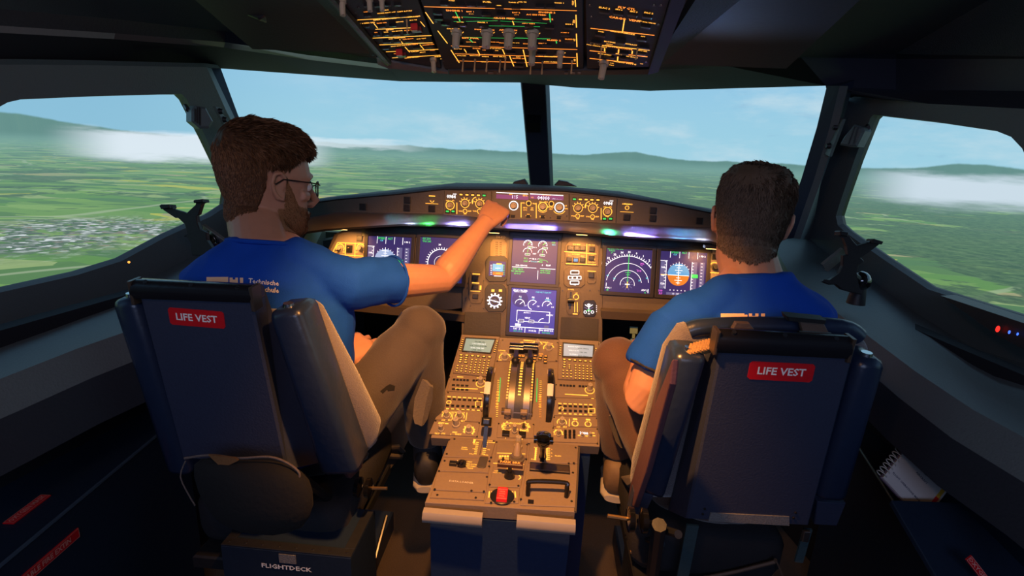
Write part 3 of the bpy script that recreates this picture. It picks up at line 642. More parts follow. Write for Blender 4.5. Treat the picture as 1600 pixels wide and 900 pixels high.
for nm,pts in (('left_display_surround',[(566,346),(735,347),(735,372),(566,369)]),('centre_display_surround',[(796,350),(882,353),(878,376),(796,372)]),('right_display_surround',[(940,362),(1112,374),(1112,396),(938,388)])):
    plate(MPs,pts,nm,blackp,mp,0,.010,.002)
# dark surrounds over the displays (recess shadows are real: bezels stand off the board)
def display(kind,tl,w_,h_,lab,bg,back=.010):
    a0,b1=MP.px(*tl); a1=a0+w_; b0=b1-h_
    t=thing('display_unit',lab,'display',MP.p((a0+a1)/2,b0,0),'display units of the instrument panel')
    b=B(); m=.013
    o_=[(a0-m,b0-m),(a1+m,b0-m),(a1+m,b1+m),(a0-m,b1+m)]; i_=[(a0,b0),(a1,b0),(a1,b1),(a0,b1)]
    b.loft([[MP.p(x,y,0) for x,y in o_],[MP.p(x,y,.012) for x,y in o_],[MP.p(x,y,.012) for x,y in i_],[MP.p(x,y,.007) for x,y in i_]],False)
    obj('bezel',b,M('bezel_dark',(.028,.024,.028),.4,ns=90,cv=.1),t,bevel=.0012)
    b=B(); b.box(MP,a0,b0,a1,b1,0,.0075); obj('screen',b,bg,t)
    return t,(a0+a1)/2,(b0+b1)/2,w_/2
def pfd(t,a,b_,s,sky):
    fr=Fr(MP.p(a,b_,.0080),MP.u*1,MP.v); k=Marks(fr,.0003); S_=s
    X=lambda v:v*S_
    k.disc(X(-.18),X(-.05),X(.47),sky,0,180); k.disc(X(-.18),X(-.10),X(.46),'brown',180,360)
    k.rc(X(-.63),X(-.10),X(.27),X(.02),sky)
    k.c=.0006
    k.ticks(X(-.18),X(-.05),X(.47),X(.52),8,30,150,X(.02),'white'); k.ln(X(-.62),X(-.10),X(.28),X(-.10),X(.02),'white')
    for i in (-3,-2,-1,1,2,3,4): k.ln(X(-.18-(.16 if i%2==0 else .09)),X(-.10+i*.11),X(-.18+(.16 if i%2==0 else .09)),X(-.10+i*.11),X(.018),'white')
    k.ln(X(-.18),X(-.5),X(-.18),X(.5),X(.02),'white')
    for x0,x1 in ((-.97,-.72),(.38,.60),(.72,.92)):
        k.rc(X(x0),X(-.72),X(x1),X(.52),'tape')
    k.c=.0008
    k.ln(X(-.72),X(-.72),X(-.72),X(.52),X(.02),'white'); k.ln(X(-1),X(.52),X(-.68),X(.52),X(.02),'white'); k.ln(X(.38),X(-.72),X(.38),X(.52),X(.02),'white')
    for i in range(9): k.ln(X(-.80),X(-.65+i*.14),X(-.72),X(-.65+i*.14),X(.016),'white'); k.ln(X(.38),X(-.65+i*.14),X(.46),X(-.65+i*.14),X(.016),'white'); k.ln(X(.76),X(-.65+i*.14),X(.84),X(-.65+i*.14),X(.016),'white')
    for i,tx in enumerate(('120','140','160')): k.txt(tx,X(-.86),X(-.5+i*.36),X(.08),'white')
    k.rc(X(.36),X(-.18),X(.66),X(-.02),'green'); k.ln(X(-.95),X(-.1),X(-.66),X(-.1),X(.03),'amber')
    for x in (-.58,-.18,.22,.60): k.ln(X(x),X(.66),X(x),X(.98),X(.02),'white')
    k.txt('SPEED',X(-.38),X(.90),X(.09),'green'); k.txt('ALT',X(.02),X(.90),X(.09),'green'); k.txt('1 FD 2',X(.80),X(.78),X(.07),'white'); k.txt('CLB',X(-.38),X(.80),X(.06),'cyan')
    k.txt('109',X(-.92),X(-.82),X(.09),'magenta'); k.txt('ILS',X(-.9),X(-.93),X(.08),'magenta'); k.rc(X(-.66),X(-.97),X(.30),X(-.86),'tape'); k.txt('33   34   35',X(-.18),X(-.92),X(.07),'white')
    for i in range(-2,3): k.arc(X(-.18+i*.16),X(-.76),X(.02),0,360,X(.012),'white',6)
    k.build(t,'symbols')
MC['brown']=EM('horizon_brown',C8(206,122,40),.9); MC['sky1']=EM('horizon_blue',C8(92,160,214),.95); MC['sky2']=EM('horizon_blue_glare',C8(150,178,222),.95); MC['tape']=EM('scale_tape_grey',C8(100,100,150),.8)  # the paler blue has screen glare put into its colour
MC['redline']=red_e
scr=EM('screen_glow_violet',C8(46,38,98),1.0); scr2=EM('screen_glow_blue',C8(60,60,160),1.0)
DW=.158
t,a,b_,s=display('pfd',(577,368),DW,DW,'primary flight display left of the compass screen, partly behind the pilot’s shoulder',scr); pfd(t,a,b_,s,'sky2')
t,a,b_,s=display('pfd',(1032,390.5),DW,DW*.98,'rightmost screen with round blue and orange horizon ball',scr); pfd(t,a,b_,s,'sky1')
t,a,b_,s=display('nd',(658,370),DW,DW,'compass rose display crossed by the left pilot’s bare forearm',scr)
k=Marks(Fr(MP.p(a,b_,.0082),MP.u,MP.v),.0003); X=lambda v:v*s
k.arc(0,X(-.12),X(.60),0,360,X(.03),'white',40); k.ticks(0,X(-.12),X(.60),X(.70),36,0,360,X(.022),'white'); k.arc(0,X(-.12),X(.30),0,360,X(.014),'white',24)
k.c=.0005; k.ln(X(-.45),X(-.45),X(.3),X(.3),X(.05),'magenta'); k.ln(X(-.2),X(-.1),X(.12),X(.2),X(.03),'white'); k.txt('GS 230',X(-.72),X(.92),X(.09),'green'); k.txt('TAS 245',X(-.70),X(.80),X(.08),'green'); k.txt('21',X(.80),X(-.82),X(.14),'white'); k.txt('VOR 1',X(.7),X(-.93),X(.08),'green'); k.txt('30',X(-.1),X(.68),X(.08),'white')
k.build(t,'symbols')
t,a,b_,s=display('nd',(947.6,386),DW,DW*.98,'arc compass display with white range rings and green track line',scr)
k=Marks(Fr(MP.p(a,b_,.0082),MP.u,MP.v),.0003); cy=-.62
k.arc(0,X(cy),X(1.25),38,142,X(.025),'white',40); k.ticks(0,X(cy),X(1.25),X(1.34),21,40,143,X(.02),'white')
k.arc(0,X(cy),X(.93),8,172,X(.018),'white',30); k.arc(0,X(cy),X(.62),10,170,X(.018),'white',26); k.arc(0,X(cy),X(.31),-10,190,X(.018),'white',24); k.ticks(0,X(cy),X(.10),X(.26),10,0,360,X(.03),'tape')
k.c=.0005; k.ln(0,X(-.7),0,X(.72),X(.03),'green'); k.ln(X(-.12),X(-.1),X(.12),X(-.1),X(.02),'green'); k.ln(X(-.08),X(-.2),X(.08),X(-.2),X(.02),'green'); k.ln(X(-.1),X(-.62),X(.1),X(-.62),X(.04),'white'); k.ln(0,X(-.78),0,X(-.5),X(.04),'amber')
for i,tx in enumerate(('31','32','33','34','35','0','1','2','3')):
    q=rad(142-i*13); k.txt(tx,X(1.42*math.cos(q)*1.0),X(cy+1.42*math.sin(q)),X(.09),'white')
k.txt('GS 230 TAS 245',X(-.62),X(.92),X(.075),'green'); k.txt('326/12',X(-.76),X(.83),X(.07),'green'); k.ln(X(-.8),X(.70),X(-.72),X(.78),X(.02),'green')
k.txt('WIL',X(.6),X(.32),X(.07),'magenta'); k.txt('ZUE',X(.48),X(.0),X(.07),'magenta'); k.ln(X(.50),X(.28),X(.62),X(.24),X(.015),'magenta'); k.ln(X(.36),X(.05),X(.42),X(.04),X(.015),'magenta')
for x,y in ((-.88,-.28),(-.58,-.40),(.52,-.42),(.84,-.30)): k.txt('20' if abs(x)<.6 else '40',X(x),X(y),X(.07),'cyan')
k.txt('VOR 1',X(-.82),X(-.82),X(.07),'white'); k.txt('M',X(-.85),X(-.92),X(.07),'green'); k.txt('ADF 2',X(.76),X(-.84),X(.07),'white'); k.txt('R',X(.8),X(-.94),X(.07),'green'); k.ln(X(.92),X(-.95),X(.92),X(-.78),X(.03),'white'); k.ln(X(-.92),X(-.76),X(-.92),X(-.6),X(.02),'white')
k.build(t,'symbols')
t,a,b_,s=display('ewd',(802,369),.159,.162,'upper centre screen with engine dials and green text on violet',scr)
k=Marks(Fr(MP.p(a,b_,.0082),MP.u,MP.v),.0004)
for cx in (-.32,.34):
    k.arc(X(cx),X(.68),X(.19),-10,200,X(.022),'white'); k.ln(X(cx),X(.68),X(cx+.12),X(.80),X(.03),'green'); k.fr_(X(cx+.0),X(.52),X(cx+.22),X(.60),X(.012),'white'); k.txt('88.2',X(cx+.11),X(.56),X(.06),'green'); k.ticks(X(cx),X(.68),X(.13),X(.19),6,0,180,X(.02),'white')
    k.arc(X(cx),X(.33),X(.19),0,180,X(.022),'white'); k.arc(X(cx),X(.33),X(.20),0,40,X(.03),'red'); k.ln(X(cx),X(.33),X(cx+.03),X(.48),X(.025),'green'); k.fr_(X(cx-.1),X(.20),X(cx+.12),X(.28),X(.012),'white'); k.txt('580',X(cx+.01),X(.24),X(.06),'green')
    k.txt('95.2',X(cx-.06),X(.05),X(.07),'green'); k.txt('1240',X(cx-.06),X(-.07),X(.07),'green')
k.txt('N1 %',0,X(.56),X(.05),'white'); k.txt('EGT',0,X(.28),X(.06),'white'); k.txt('N2 %',0,X(.05),X(.06),'white'); k.txt('FF KG/H',0,X(-.07),X(.05),'cyan'); k.txt('CLB',X(.80),X(.82),X(.07),'green'); k.txt('88.4',X(.82),X(.72),X(.06),'cyan'); k.txt('FOB: 4250 KG',X(-.55),X(-.27),X(.06),'white'); k.txt('S     FLAP',X(.55),X(-.20),X(.07),'white'); k.arc(X(.42),X(-.22),X(.25),40,140,X(.02),'green')
for x in (-.18,.18): k.ln(X(x-.05),X(.05),X(x+.05),X(.08),X(.015),'white'); k.ln(X(x-.05),X(-.07),X(x+.05),X(-.04),X(.015),'white')
k.ln(X(-.96),X(-.35),X(.12),X(-.35),X(.02),'white'); k.ln(X(.28),X(-.35),X(.96),X(-.35),X(.02),'white'); k.ln(X(.20),X(-.45),X(.20),X(-.85),X(.02),'white')
for i,tx in enumerate(('SEAT BELTS','NO SMOKING','LDG LT')): k.txt(tx,X(-.70),X(-.44-i*.10),X(.065),'green')
for i,tx in enumerate(('GND SPLRS','AUTO BRK')): k.txt(tx,X(.52),X(-.44-i*.10),X(.065),'green')
k.build(t,'symbols')
t,a,b_,s=display('sd',(800,449.5),.158,.156,'lower centre screen, bright blue, with dials and a boxed diagram',scr2)
k=Marks(Fr(MP.p(a,b_,.0082),MP.u,MP.v),.0004)
k.txt('ENG / BLEED',X(-.60),X(.88),X(.08),'white'); k.rc(X(-.88),X(.81),X(-.34),X(.83),'white'); k.txt('CAB ALT 5240 FT',X(.42),X(.86),X(.065),'cyan')
k.disc(X(-.60),X(.50),X(.36),'dkb')
for cx,cy,h0,h1 in ((-.60,.28,0,180),(-.02,.28,40,260),(.62,.28,20,190)):
    k.arc(X(cx),X(cy),X(.21),h0,h1,X(.028),'white'); k.ln(X(cx),X(cy),X(cx+.14),X(cy+.12),X(.03),'white'); k.ticks(X(cx),X(cy),X(.08),X(.16),5,h0,h1,X(.03),'tape'); k.txt('PSI',X(cx),X(cy+.33),X(.07),'white'); k.txt('FT/MN' if cx>0 else '23',X(cx+.02),X(cy+.26),X(.06),'cyan'); k.txt('1.0',X(cx+.24),X(cy-.05),X(.07),'white')
k.fr_(X(-.70),X(-.48),X(.76),X(.00),X(.025),'white'); k.txt('AUTO 1',X(-.25),X(-.09),X(.06),'white')
for x0,x1 in ((-.60,-.38),(-.15,.08)): k.rc(X(x0),X(-.53),X(x1),X(-.40),'tape'); k.fr_(X(x0),X(-.53),X(x1),X(-.40),X(.015),'white')
k.arc(X(.5),X(-.52),X(.22),90,170,X(.03),'white'); k.txt('VENT',X(-.22),X(-.32),X(.07),'white'); k.txt('SAFETY',X(.76),X(-.14),X(.065),'white'); k.rc(X(-.75),X(-.70),X(-.5),X(-.60),'white'); k.rc(X(.55),X(-.72),X(.75),X(-.6),'tape'); k.ln(X(-.62),X(-.60),X(-.62),X(-.5),X(.02),'white')
k.rc(X(-.96),X(-.76),X(.97),X(-.73),'white'); k.ln(X(-.30),X(-.76),X(-.30),X(-.98),X(.02),'white'); k.ln(X(.34),X(-.76),X(.34),X(-.98),X(.02),'white')
k.txt('TAT  -5 C',X(-.62),X(-.83),X(.07),'white'); k.txt('SAT -10 C',X(-.62),X(-.93),X(.06),'green'); k.txt('14 H 52',X(.03),X(-.88),X(.075),'white'); k.txt('GW 58400 KG',X(.65),X(-.83),X(.07),'white'); k.txt('FOB 4250',X(.65),X(-.93),X(.06),'green')
MC['dkb']=EM('dial_disc_blue',C8(44,40,120),1)
k.build(t,'symbols')
# standby instruments, gear controls
def oct_(fr,pxs,c0,c1,name,mat,parent,bev=.001):
    x0,y0,x1,y1=pxs; cx=(x1-x0)*.16; cy=(y1-y0)*.16
    return plate(fr,[(x0+cx,y0),(x1-cx,y0),(x1,y0+cy),(x1,y1-cy),(x1-cx,y1),(x0+cx,y1),(x0,y1-cy),(x0,y0+cy)],name,mat,parent,c0,c1,bev)
MPc=Fr(MP.p(0,0,.0045),MP.u,MP.v)
def inst_(name,lab,pxs,mat=panel_dk,depth=.006):
    t=thing(name,lab,'instrument',MP.q((pxs[0]+pxs[2])/2,pxs[3],0)); oct_(MPc,pxs,0,depth,'case',mat,t); return t
fill_dk=M('instrument_black',(.012,.012,.016),.35,ns=90,cv=.1)
t=inst_('standby_horizon','small standby horizon display, blue over orange, left of the engine screen',(759,400,794,440))
d=D(Fr(MPc.p(0,0,.0065),MP.u,MP.v),660,350,5,t)
MC['skyb']=EM('standby_blue',C8(90,175,225),1); MC['dkblue']=EM('standby_dark',C8(36,32,110),1)
d.RC(525,288,645,412,'dkblue'); d.c=.0009; d.RC(550,310,628,372,'skyb'); d.RC(550,372,628,402,'brown'); d.c=.0012
for y in range(322,400,14): d.L(532,y,544,y,4,'white'); d.L(630,y,642,y,4,'green')
d.L(560,406,620,408,5,'white'); d.RC(580,306,620,318,'amber'); d.L(575,385,612,385,4,'amber'); d.L(590,330,590,360,4,'cyan'); d.L(570,345,610,345,3,'white')
d.build(t,'symbols')
t=inst_('standby_compass_dial','round white toothed bearing dial in a dark octagonal case',(758,444,791,487))
d=D(Fr(MPc.p(0,0,.0065),MP.u,MP.v),660,350,5,t)
d.A(565,600,42,0,360,7,'white'); d.TK(565,600,44,60,12,0,360,12,'white'); d.TK(565,600,30,40,36,0,360,4,'tape'); d.L(525,592,600,612,8,'white'); d.A(565,600,14,0,360,5,'tape'); d.RC(540,510,562,530,'amber'); d.RC(598,510,622,530,'amber'); d.c=.0009; d.T('--',551,520,14,'tape'); d.T('DME',565,652,9,'tape')
d.build(t,'symbols')
t=inst_('anti_skid_panel','narrow switch strip with amber bars left of the standby instruments',(733,424,755,474),pb,.003)
d=D(Fr(MPc.p(0,0,.003),MP.u,MP.v),660,350,5,t)
for x0,y0,x1,y1 in ((392,385,450,397),(388,455,444,467),(376,520,452,530),(448,480,460,515)): d.RC(x0,y0,x1,y1)
for y in (420,492,565): d.bt(415,y,44,36,.006)
for p in ((385,400),(372,590),(375,640),(345,575)): d.sc_(*p,.002)
d.build(t,'legend')
t=inst_('conversion_placard','small lamp lit placard of figure columns under the glareshield lamp',(766,374,792,408),M('placard_tan',(.24,.17,.11),.5,ns=50,cv=.1),.002)
MC['ink_dark']=M('placard_ink',(.05,.03,.02),.6,ns=50,cv=.1); MC['ink_lt']=M('placard_pale_ink',(.5,.42,.33),.6,ns=50,cv=.1)
d=D(Fr(MPc.p(0,0,.002),MP.u,MP.v),660,350,5,t)
for i in range(8): d.T('VFE   185',595,145+i*17,9,'ink_dark')
d.T('TH-KD',612,103,18,'ink_lt')
d.build(t,'lettering')
t=thing('gear_and_brake_panel','amber outlined square of brake buttons under the right lamp','instrument',MP.q(909,416,0))
plate(MPc,[(889,377),(930,379),(936,386),(935,416),(883,413),(883,384)],'face_plate',M('gear_panel_brown',(.16,.12,.085),.5,ns=120,cv=.1),t,0,.003,.001)
d=D(Fr(MPc.p(0,0,.0032),MP.u,MP.v),660,350,5,t)
for l in ((1108,215,1360,235,7),(1122,310,1358,318,7),(1285,155,1280,315,6)): d.L(*l)
for x,y in ((1155,188),(1205,190),(1252,192),(1322,198),(1148,275),(1198,278),(1250,280),(1318,265)): d.bt(x,y,42,36,.006)
MC['bl']=EM('blue_button_light',C8(50,130,200),1)
d.c=.0066; d.RC(1182,270,1212,296,'bl'); d.c=.0006
for t_,x,y in (('LDG GEAR',1205,160),('BRK FAN',1322,165),('AUTO/BRK',1200,238),('A/SKID',1322,245),('LO',1150,245),('MAX',1252,252),('N/W STRG',1322,300),('ON',1340,275)): d.T(t_,x,y,9)
d.build(t,'legend')
t=inst_('gear_indicator','octagonal gear position indicator with white outlined lamps',(881,418,914,449),pb,.003)
d=D(Fr(MPc.p(0,0,.0032),MP.u,MP.v),660,350,5,t)
d.bt(1190,382,70,26,.004); d.bt(1190,420,100,24,.004); d.bt(1190,458,70,24,.004)
for x0,y0,x1,y1 in ((1158,366,1222,392),(1140,408,1170,432),(1173,408,1206,432),(1209,408,1238,432),(1155,446,1222,470)):
    for l in ((x0,y0,x1,y0),(x0,y1,x1,y1),(x0,y0,x0,y1),(x1,y0,x1,y1)): d.c=.0045; d.L(*l,6,'white')
d.c=.0006; d.L(1180,474,1200,478,4,'white'); d.L(1170,362,1200,364,4,'white')
d.build(t,'symbols')
t=inst_('parking_brake_light','small dark push light right of the gear indicator',(917,424,931,443),pb,.003)
d=D(Fr(MPc.p(0,0,.0032),MP.u,MP.v),660,350,5,t); d.bt(1318,400,44,42,.006); d.RC(1290,364,1355,374); d.build(t,'legend')
t=inst_('landing_gear_lever','landing gear lever slot with amber legend, right of the lower blue screen',(885,451,907,492),pb,.003)
d=D(Fr(MPc.p(0,0,.0032),MP.u,MP.v),660,350,5,t)
b=B(); a0,b0=d.P(1145,665); a1,b1=d.P(1168,530); b.box(d.fr,a0,b0,a1,b1,-.002,.0005); obj('slot',b,fill_dk,t)
b=B(); p=[d.fr.p(*d.P(1157,600),0),d.fr.p(*d.P(1157,598),.03)]; b.cyl(p[0],p[1],.003,n=8); b.cyl(p[1]+V(-.012,0,0),p[1]+V(.012,0,0),.009,n=14); obj('lever',b,blackp,t,smooth=True)
d.A(1200,570,20,60,480,6); d.L(1190,610,1190,690,6); d.L(1210,610,1210,690,6); d.T('UP',1202,542,12); d.RC(1175,697,1212,708); d.T('DOWN',1160,512,10)
d.build(t,'legend')
t=inst_('triple_pressure_indicator','small dark triple gauge with green needles at the panel’s right edge',(911,469,931,495),fill_dk,.004)
d=D(Fr(MPc.p(0,0,.0045),MP.u,MP.v),660,350,5,t)
for s_ in (-1,1): d.L(1300,650,1300+s_*30,630,6,'white'); d.L(1300,670,1300+s_*34,650,6,'tape'); d.A(1300+s_*28,688,10,0,360,5,'white'); d.L(1300,640,1300+s_*12,625,6,'white'); d.L(1300,665,1300+s_*16,680,6,'green')
d.L(1300,620,1300,690,6,'white'); d.T('PSI',1300,702,10,'white'); d.c=.0003
for y in (635,650,665,680): d.L(1358,y,1362,y+8,4,'white')
d.build(t,'symbols')
d=D(MPc,660,350,5,mp)
for p in ((340,575),(352,500),(362,545),(355,462),(1095,300),(1308,520),(1340,700),(1380,520),(1095,520),(478,445),(478,660),(1400,330),(1395,110),(650,840),(1065,140),(1072,460),(1070,500)): d.sc_(*p,.0025)
d.build(mp,'marking')
# side lamp panels
for s_,(T_,lab) in {-1:((480,270,4.5),'amber lit loudspeaker and lighting panel at the far left of the instruments'),1:((780,270,4.444),'amber lit lighting knob panel beside the right pilot’s neck')}.items():
    if s_<0: pts=[(516,392),(529,367),(540,362),(571,362),(571,412),(512,410)]
    else: pts=[(1110,376),(1122,378),(1146,386),(1162,412),(1160,440),(1110,436)]
    t=thing('lighting_panel',lab,'instrument',MP.q(pts[4][0],pts[4][1],0),'lighting panels at both ends of the instruments')
    plate(MP,pts,'face_plate',M('panel_tan',(.26,.21,.16),.5,ns=120,nb=.2,cv=.1),t,0,.004,.001)
    d=D(Fr(MP.p(0,0,.0042),MP.u,MP.v),*T_,t)
    if s_<0:
        d.H(215,400,490,6); d.H(160,400,572,6); d.L(270,490,268,590,6); d.L(338,490,335,590,6); d.L(215,490,180,560,6); d.bt(370,463,38,38,.004)
        for x,y in ((232,530),(375,530)): d.A(x,y,28,-30,210,6); d.kn(x,y,20,.016); d.T('BRT',x+30,y+28,9); d.T('OFF',x-30,y+28,9)
        d.bt(298,535,42,50,.003); d.tg(298,530,10,.012); d.T('PFD',235,498,9); d.T('ND',372,498,9)
    else:
        d.A(1495,655,34,-30,210,6); d.kn(1495,655,24,.016,key='black_knob'); d.H(1460,1530,692,6); d.L(1530,640,1530,760,6); d.bt(1495,585,40,38,.004)
        for y in (700,715,730,745): d.L(1530,y,1545,y,5)
    d.build(t,'legend')
# added coloured lamps, no real fittings, making the colour bands on the glossy lip
for x,y,c_,w_,pw in ((610,366,(.05,.55,.75),.035,.08),(640,367,(.6,.7,1),.025,.05),(668,368,(.05,.9,.12),.02,.07),(712,369,(.42,.38,1),.06,.09),(830,372,(.22,.16,1),.15,.34),(950,382,(.05,.8,.3),.02,.06),(1000,386,(.36,.26,1),.09,.2),(1060,389,(.10,.45,1),.05,.20),(1092,392,(.6,.7,.9),.03,.10)):
    q=at(x,y,y=1.72); lamp('panel_strip_light','AREA',q,q+V(0,-.07,.10),pw,c_,shape='RECTANGLE',size=w_,size_y=.004,spread=rad(70))
# lamps under the glareshield lip
for i,(px_,py_,pw) in enumerate(((535,356,1.1),(772,361,1.3),(909,364,1.5),(1112,386,1.2))):
    q=at(px_,py_,y=1.70)
    t=thing('flood_lamp','small amber flood lamp under the glareshield lip, '+('leftmost','by the pilot’s forearm','over the brake panel','by the right pilot’s ear')[i],'lamp',q,'flood lamps under the glareshield')
    b=B(); b.box(Fr(q,(1,0,0),(0,1,0)),-.024,-.012,.024,.012,-.004,.006,.001); obj('housing',b,panel_dk,t)
    b=B(); b.box(Fr(q,(1,0,0),(0,1,0)),-.018,-.009,.018,.009,-.006,-.0035); obj('lens',b,EM('lamp_lens',(1,.55,.15),6),t)
    l=lamp('flood_light','AREA',q+V(0,-.002,-.008),q+V(0,.045,-.2),pw*.36,(1,.42,.09),shape='RECTANGLE',size=.04,size_y=.012,spread=rad(130)); 
# ledge below the panels, footwell
b=B(); b.prism([at(470,463,y=1.70),at(725,492,y=1.70),at(725,503,y=1.70),at(470,478,y=1.70)],V(0,.05,0)); o=obj('left_panel_ledge',b,M('ledge_brown',(.09,.07,.06),.5,ns=90,cv=.1)); o['kind']='structure'; o.name='trim_18'
b=B(); b.prism([at(940,486,y=1.70),at(1190,500,y=1.70),at(1190,512,y=1.70),at(940,498,y=1.70)],V(0,.05,0)); o=obj('trim_19',b,MC['ledge_brown']); o['kind']='structure'
fwb=B(); fwb.box(XY,-1.0,2.28,1.0,2.32,0,.95); struct('wall_front',fwb,black)
for s_,px_,nm in ((-1,693,'behind the left pilot’s knee'),(1,990,'beside the right pilot’s sleeve')):
    q=at(px_,493 if s_<0 else 516,y=1.78); b=B(); b.box(Fr(q,(1,0,0),(0,.2,1)),-.014,-.012,.014,.012,0,.006,.001); b.box(Fr(q,(1,0,0),(0,.2,1)),-.004,-.03,.006,-.012,0,.003)
    b.tube([q+V(-.02,.06,-.25),q+V(0,.01,-.04)],.006,6)
    o=obj('chart_clip',b,M('clip_pale_green',(.22,.36,.33),.4,ns=60,cv=.1)); tag(o,'small pale green clip in the dark footwell '+nm,'clip','pale clips in the footwell')
# ---------------------------------------------------------------- centre pedestal
q1=at(722,526,y=1.545); q0=at(674,684,y=1.204)
PU=Fr(at(828,530,y=1.55),(1,0,0),(0,.340,.156))
ped=thing('centre_pedestal','centre pedestal between the pilots, lamp lit control plates over a dark blue box','pedestal',(0,1.15,0))
ped_m=M('pedestal_grey',(.25,.19,.14),.5,ns=140,nb=.25,cv=.08)
plate(PU,[(721,525),(938,534),(937,698),(673,684)],'upper_deck',ped_m,ped,-.035,0,.001)
PL=Fr(at(781,740,z=.604),(1,0,0),(0,1,0.02))
plate(PL,[(701,688),(906,698),(898,800),(664,785)],'lower_deck',ped_m,ped,-.03,0,.001)
b=B()
f0,f1=PL.q(672,786,-.035),PL.q(894,800,-.035); g0,g1=PL.q(706,692,-.035),PL.q(900,702,-.035)
b.loft([[V(f0.x+.01,f0.y,0),V(f1.x-.01,f1.y,0),V(g1.x-.01,g1.y+.03,0),V(g0.x+.01,g0.y+.03,0)],[f0,f1,g1+V(0,.03,0),g0+V(0,.03,0)]])
obj('body',b,M('pedestal_blue',(.010,.028,.085),.5,ns=140,nb=.3,cv=.15),ped)
b=B(); h0,h1,h2,h3=[PU.q(*p,-.037) for p in ((690,680),(925,694),(930,540),(728,532))]
b.loft([[V(q.x,q.y,0) for q in (h0,h1,h2,h3)],[h0,h1,h2,h3]]); obj('front_body',b,MC['pedestal_blue'],ped)
rail_m=M('grip_rail_grey',(.30,.27,.25),.45,ns=60,cv=.06)
for a_,c_ in (((664,790),(754,806)),((808,806),(899,812))):
    p0,p1=PL.q(*a_),PL.q(*c_); p1.y=p0.y=(p0.y+p1.y)/2; z_=p0.z-.006
    b=B(); prof=[(0,.008),(-.014,.006),(-.020,-.004),(-.018,-.016),(-.008,-.024),(.002,-.024),(.004,-.01)]
    b.loft([[V(x,p0.y+dy,z_+dz) for dy,dz in prof] for x in (p0.x,p1.x)]); obj('edge_rail',b,rail_m,ped,smooth=50)
def module(fr,pxs,name,th=.003,mat=None,bev=.0012):
    return plate(fr,pxs,name,mat or ped_m,ped,.0005,th,bev)
K5=(660,510,4.737); K6=(650,660,3.75)
PUk=Fr(PU.p(0,0,.0035),PU.u,PU.v); PLk=Fr(PL.p(0,0,.0035),PL.u,PL.v)
c5=lambda *p:[(660+x/4.737,510+y/4.737) for x,y in p]; c6=lambda *p:[(650+x/3.75,660+y/3.75) for x,y in p]
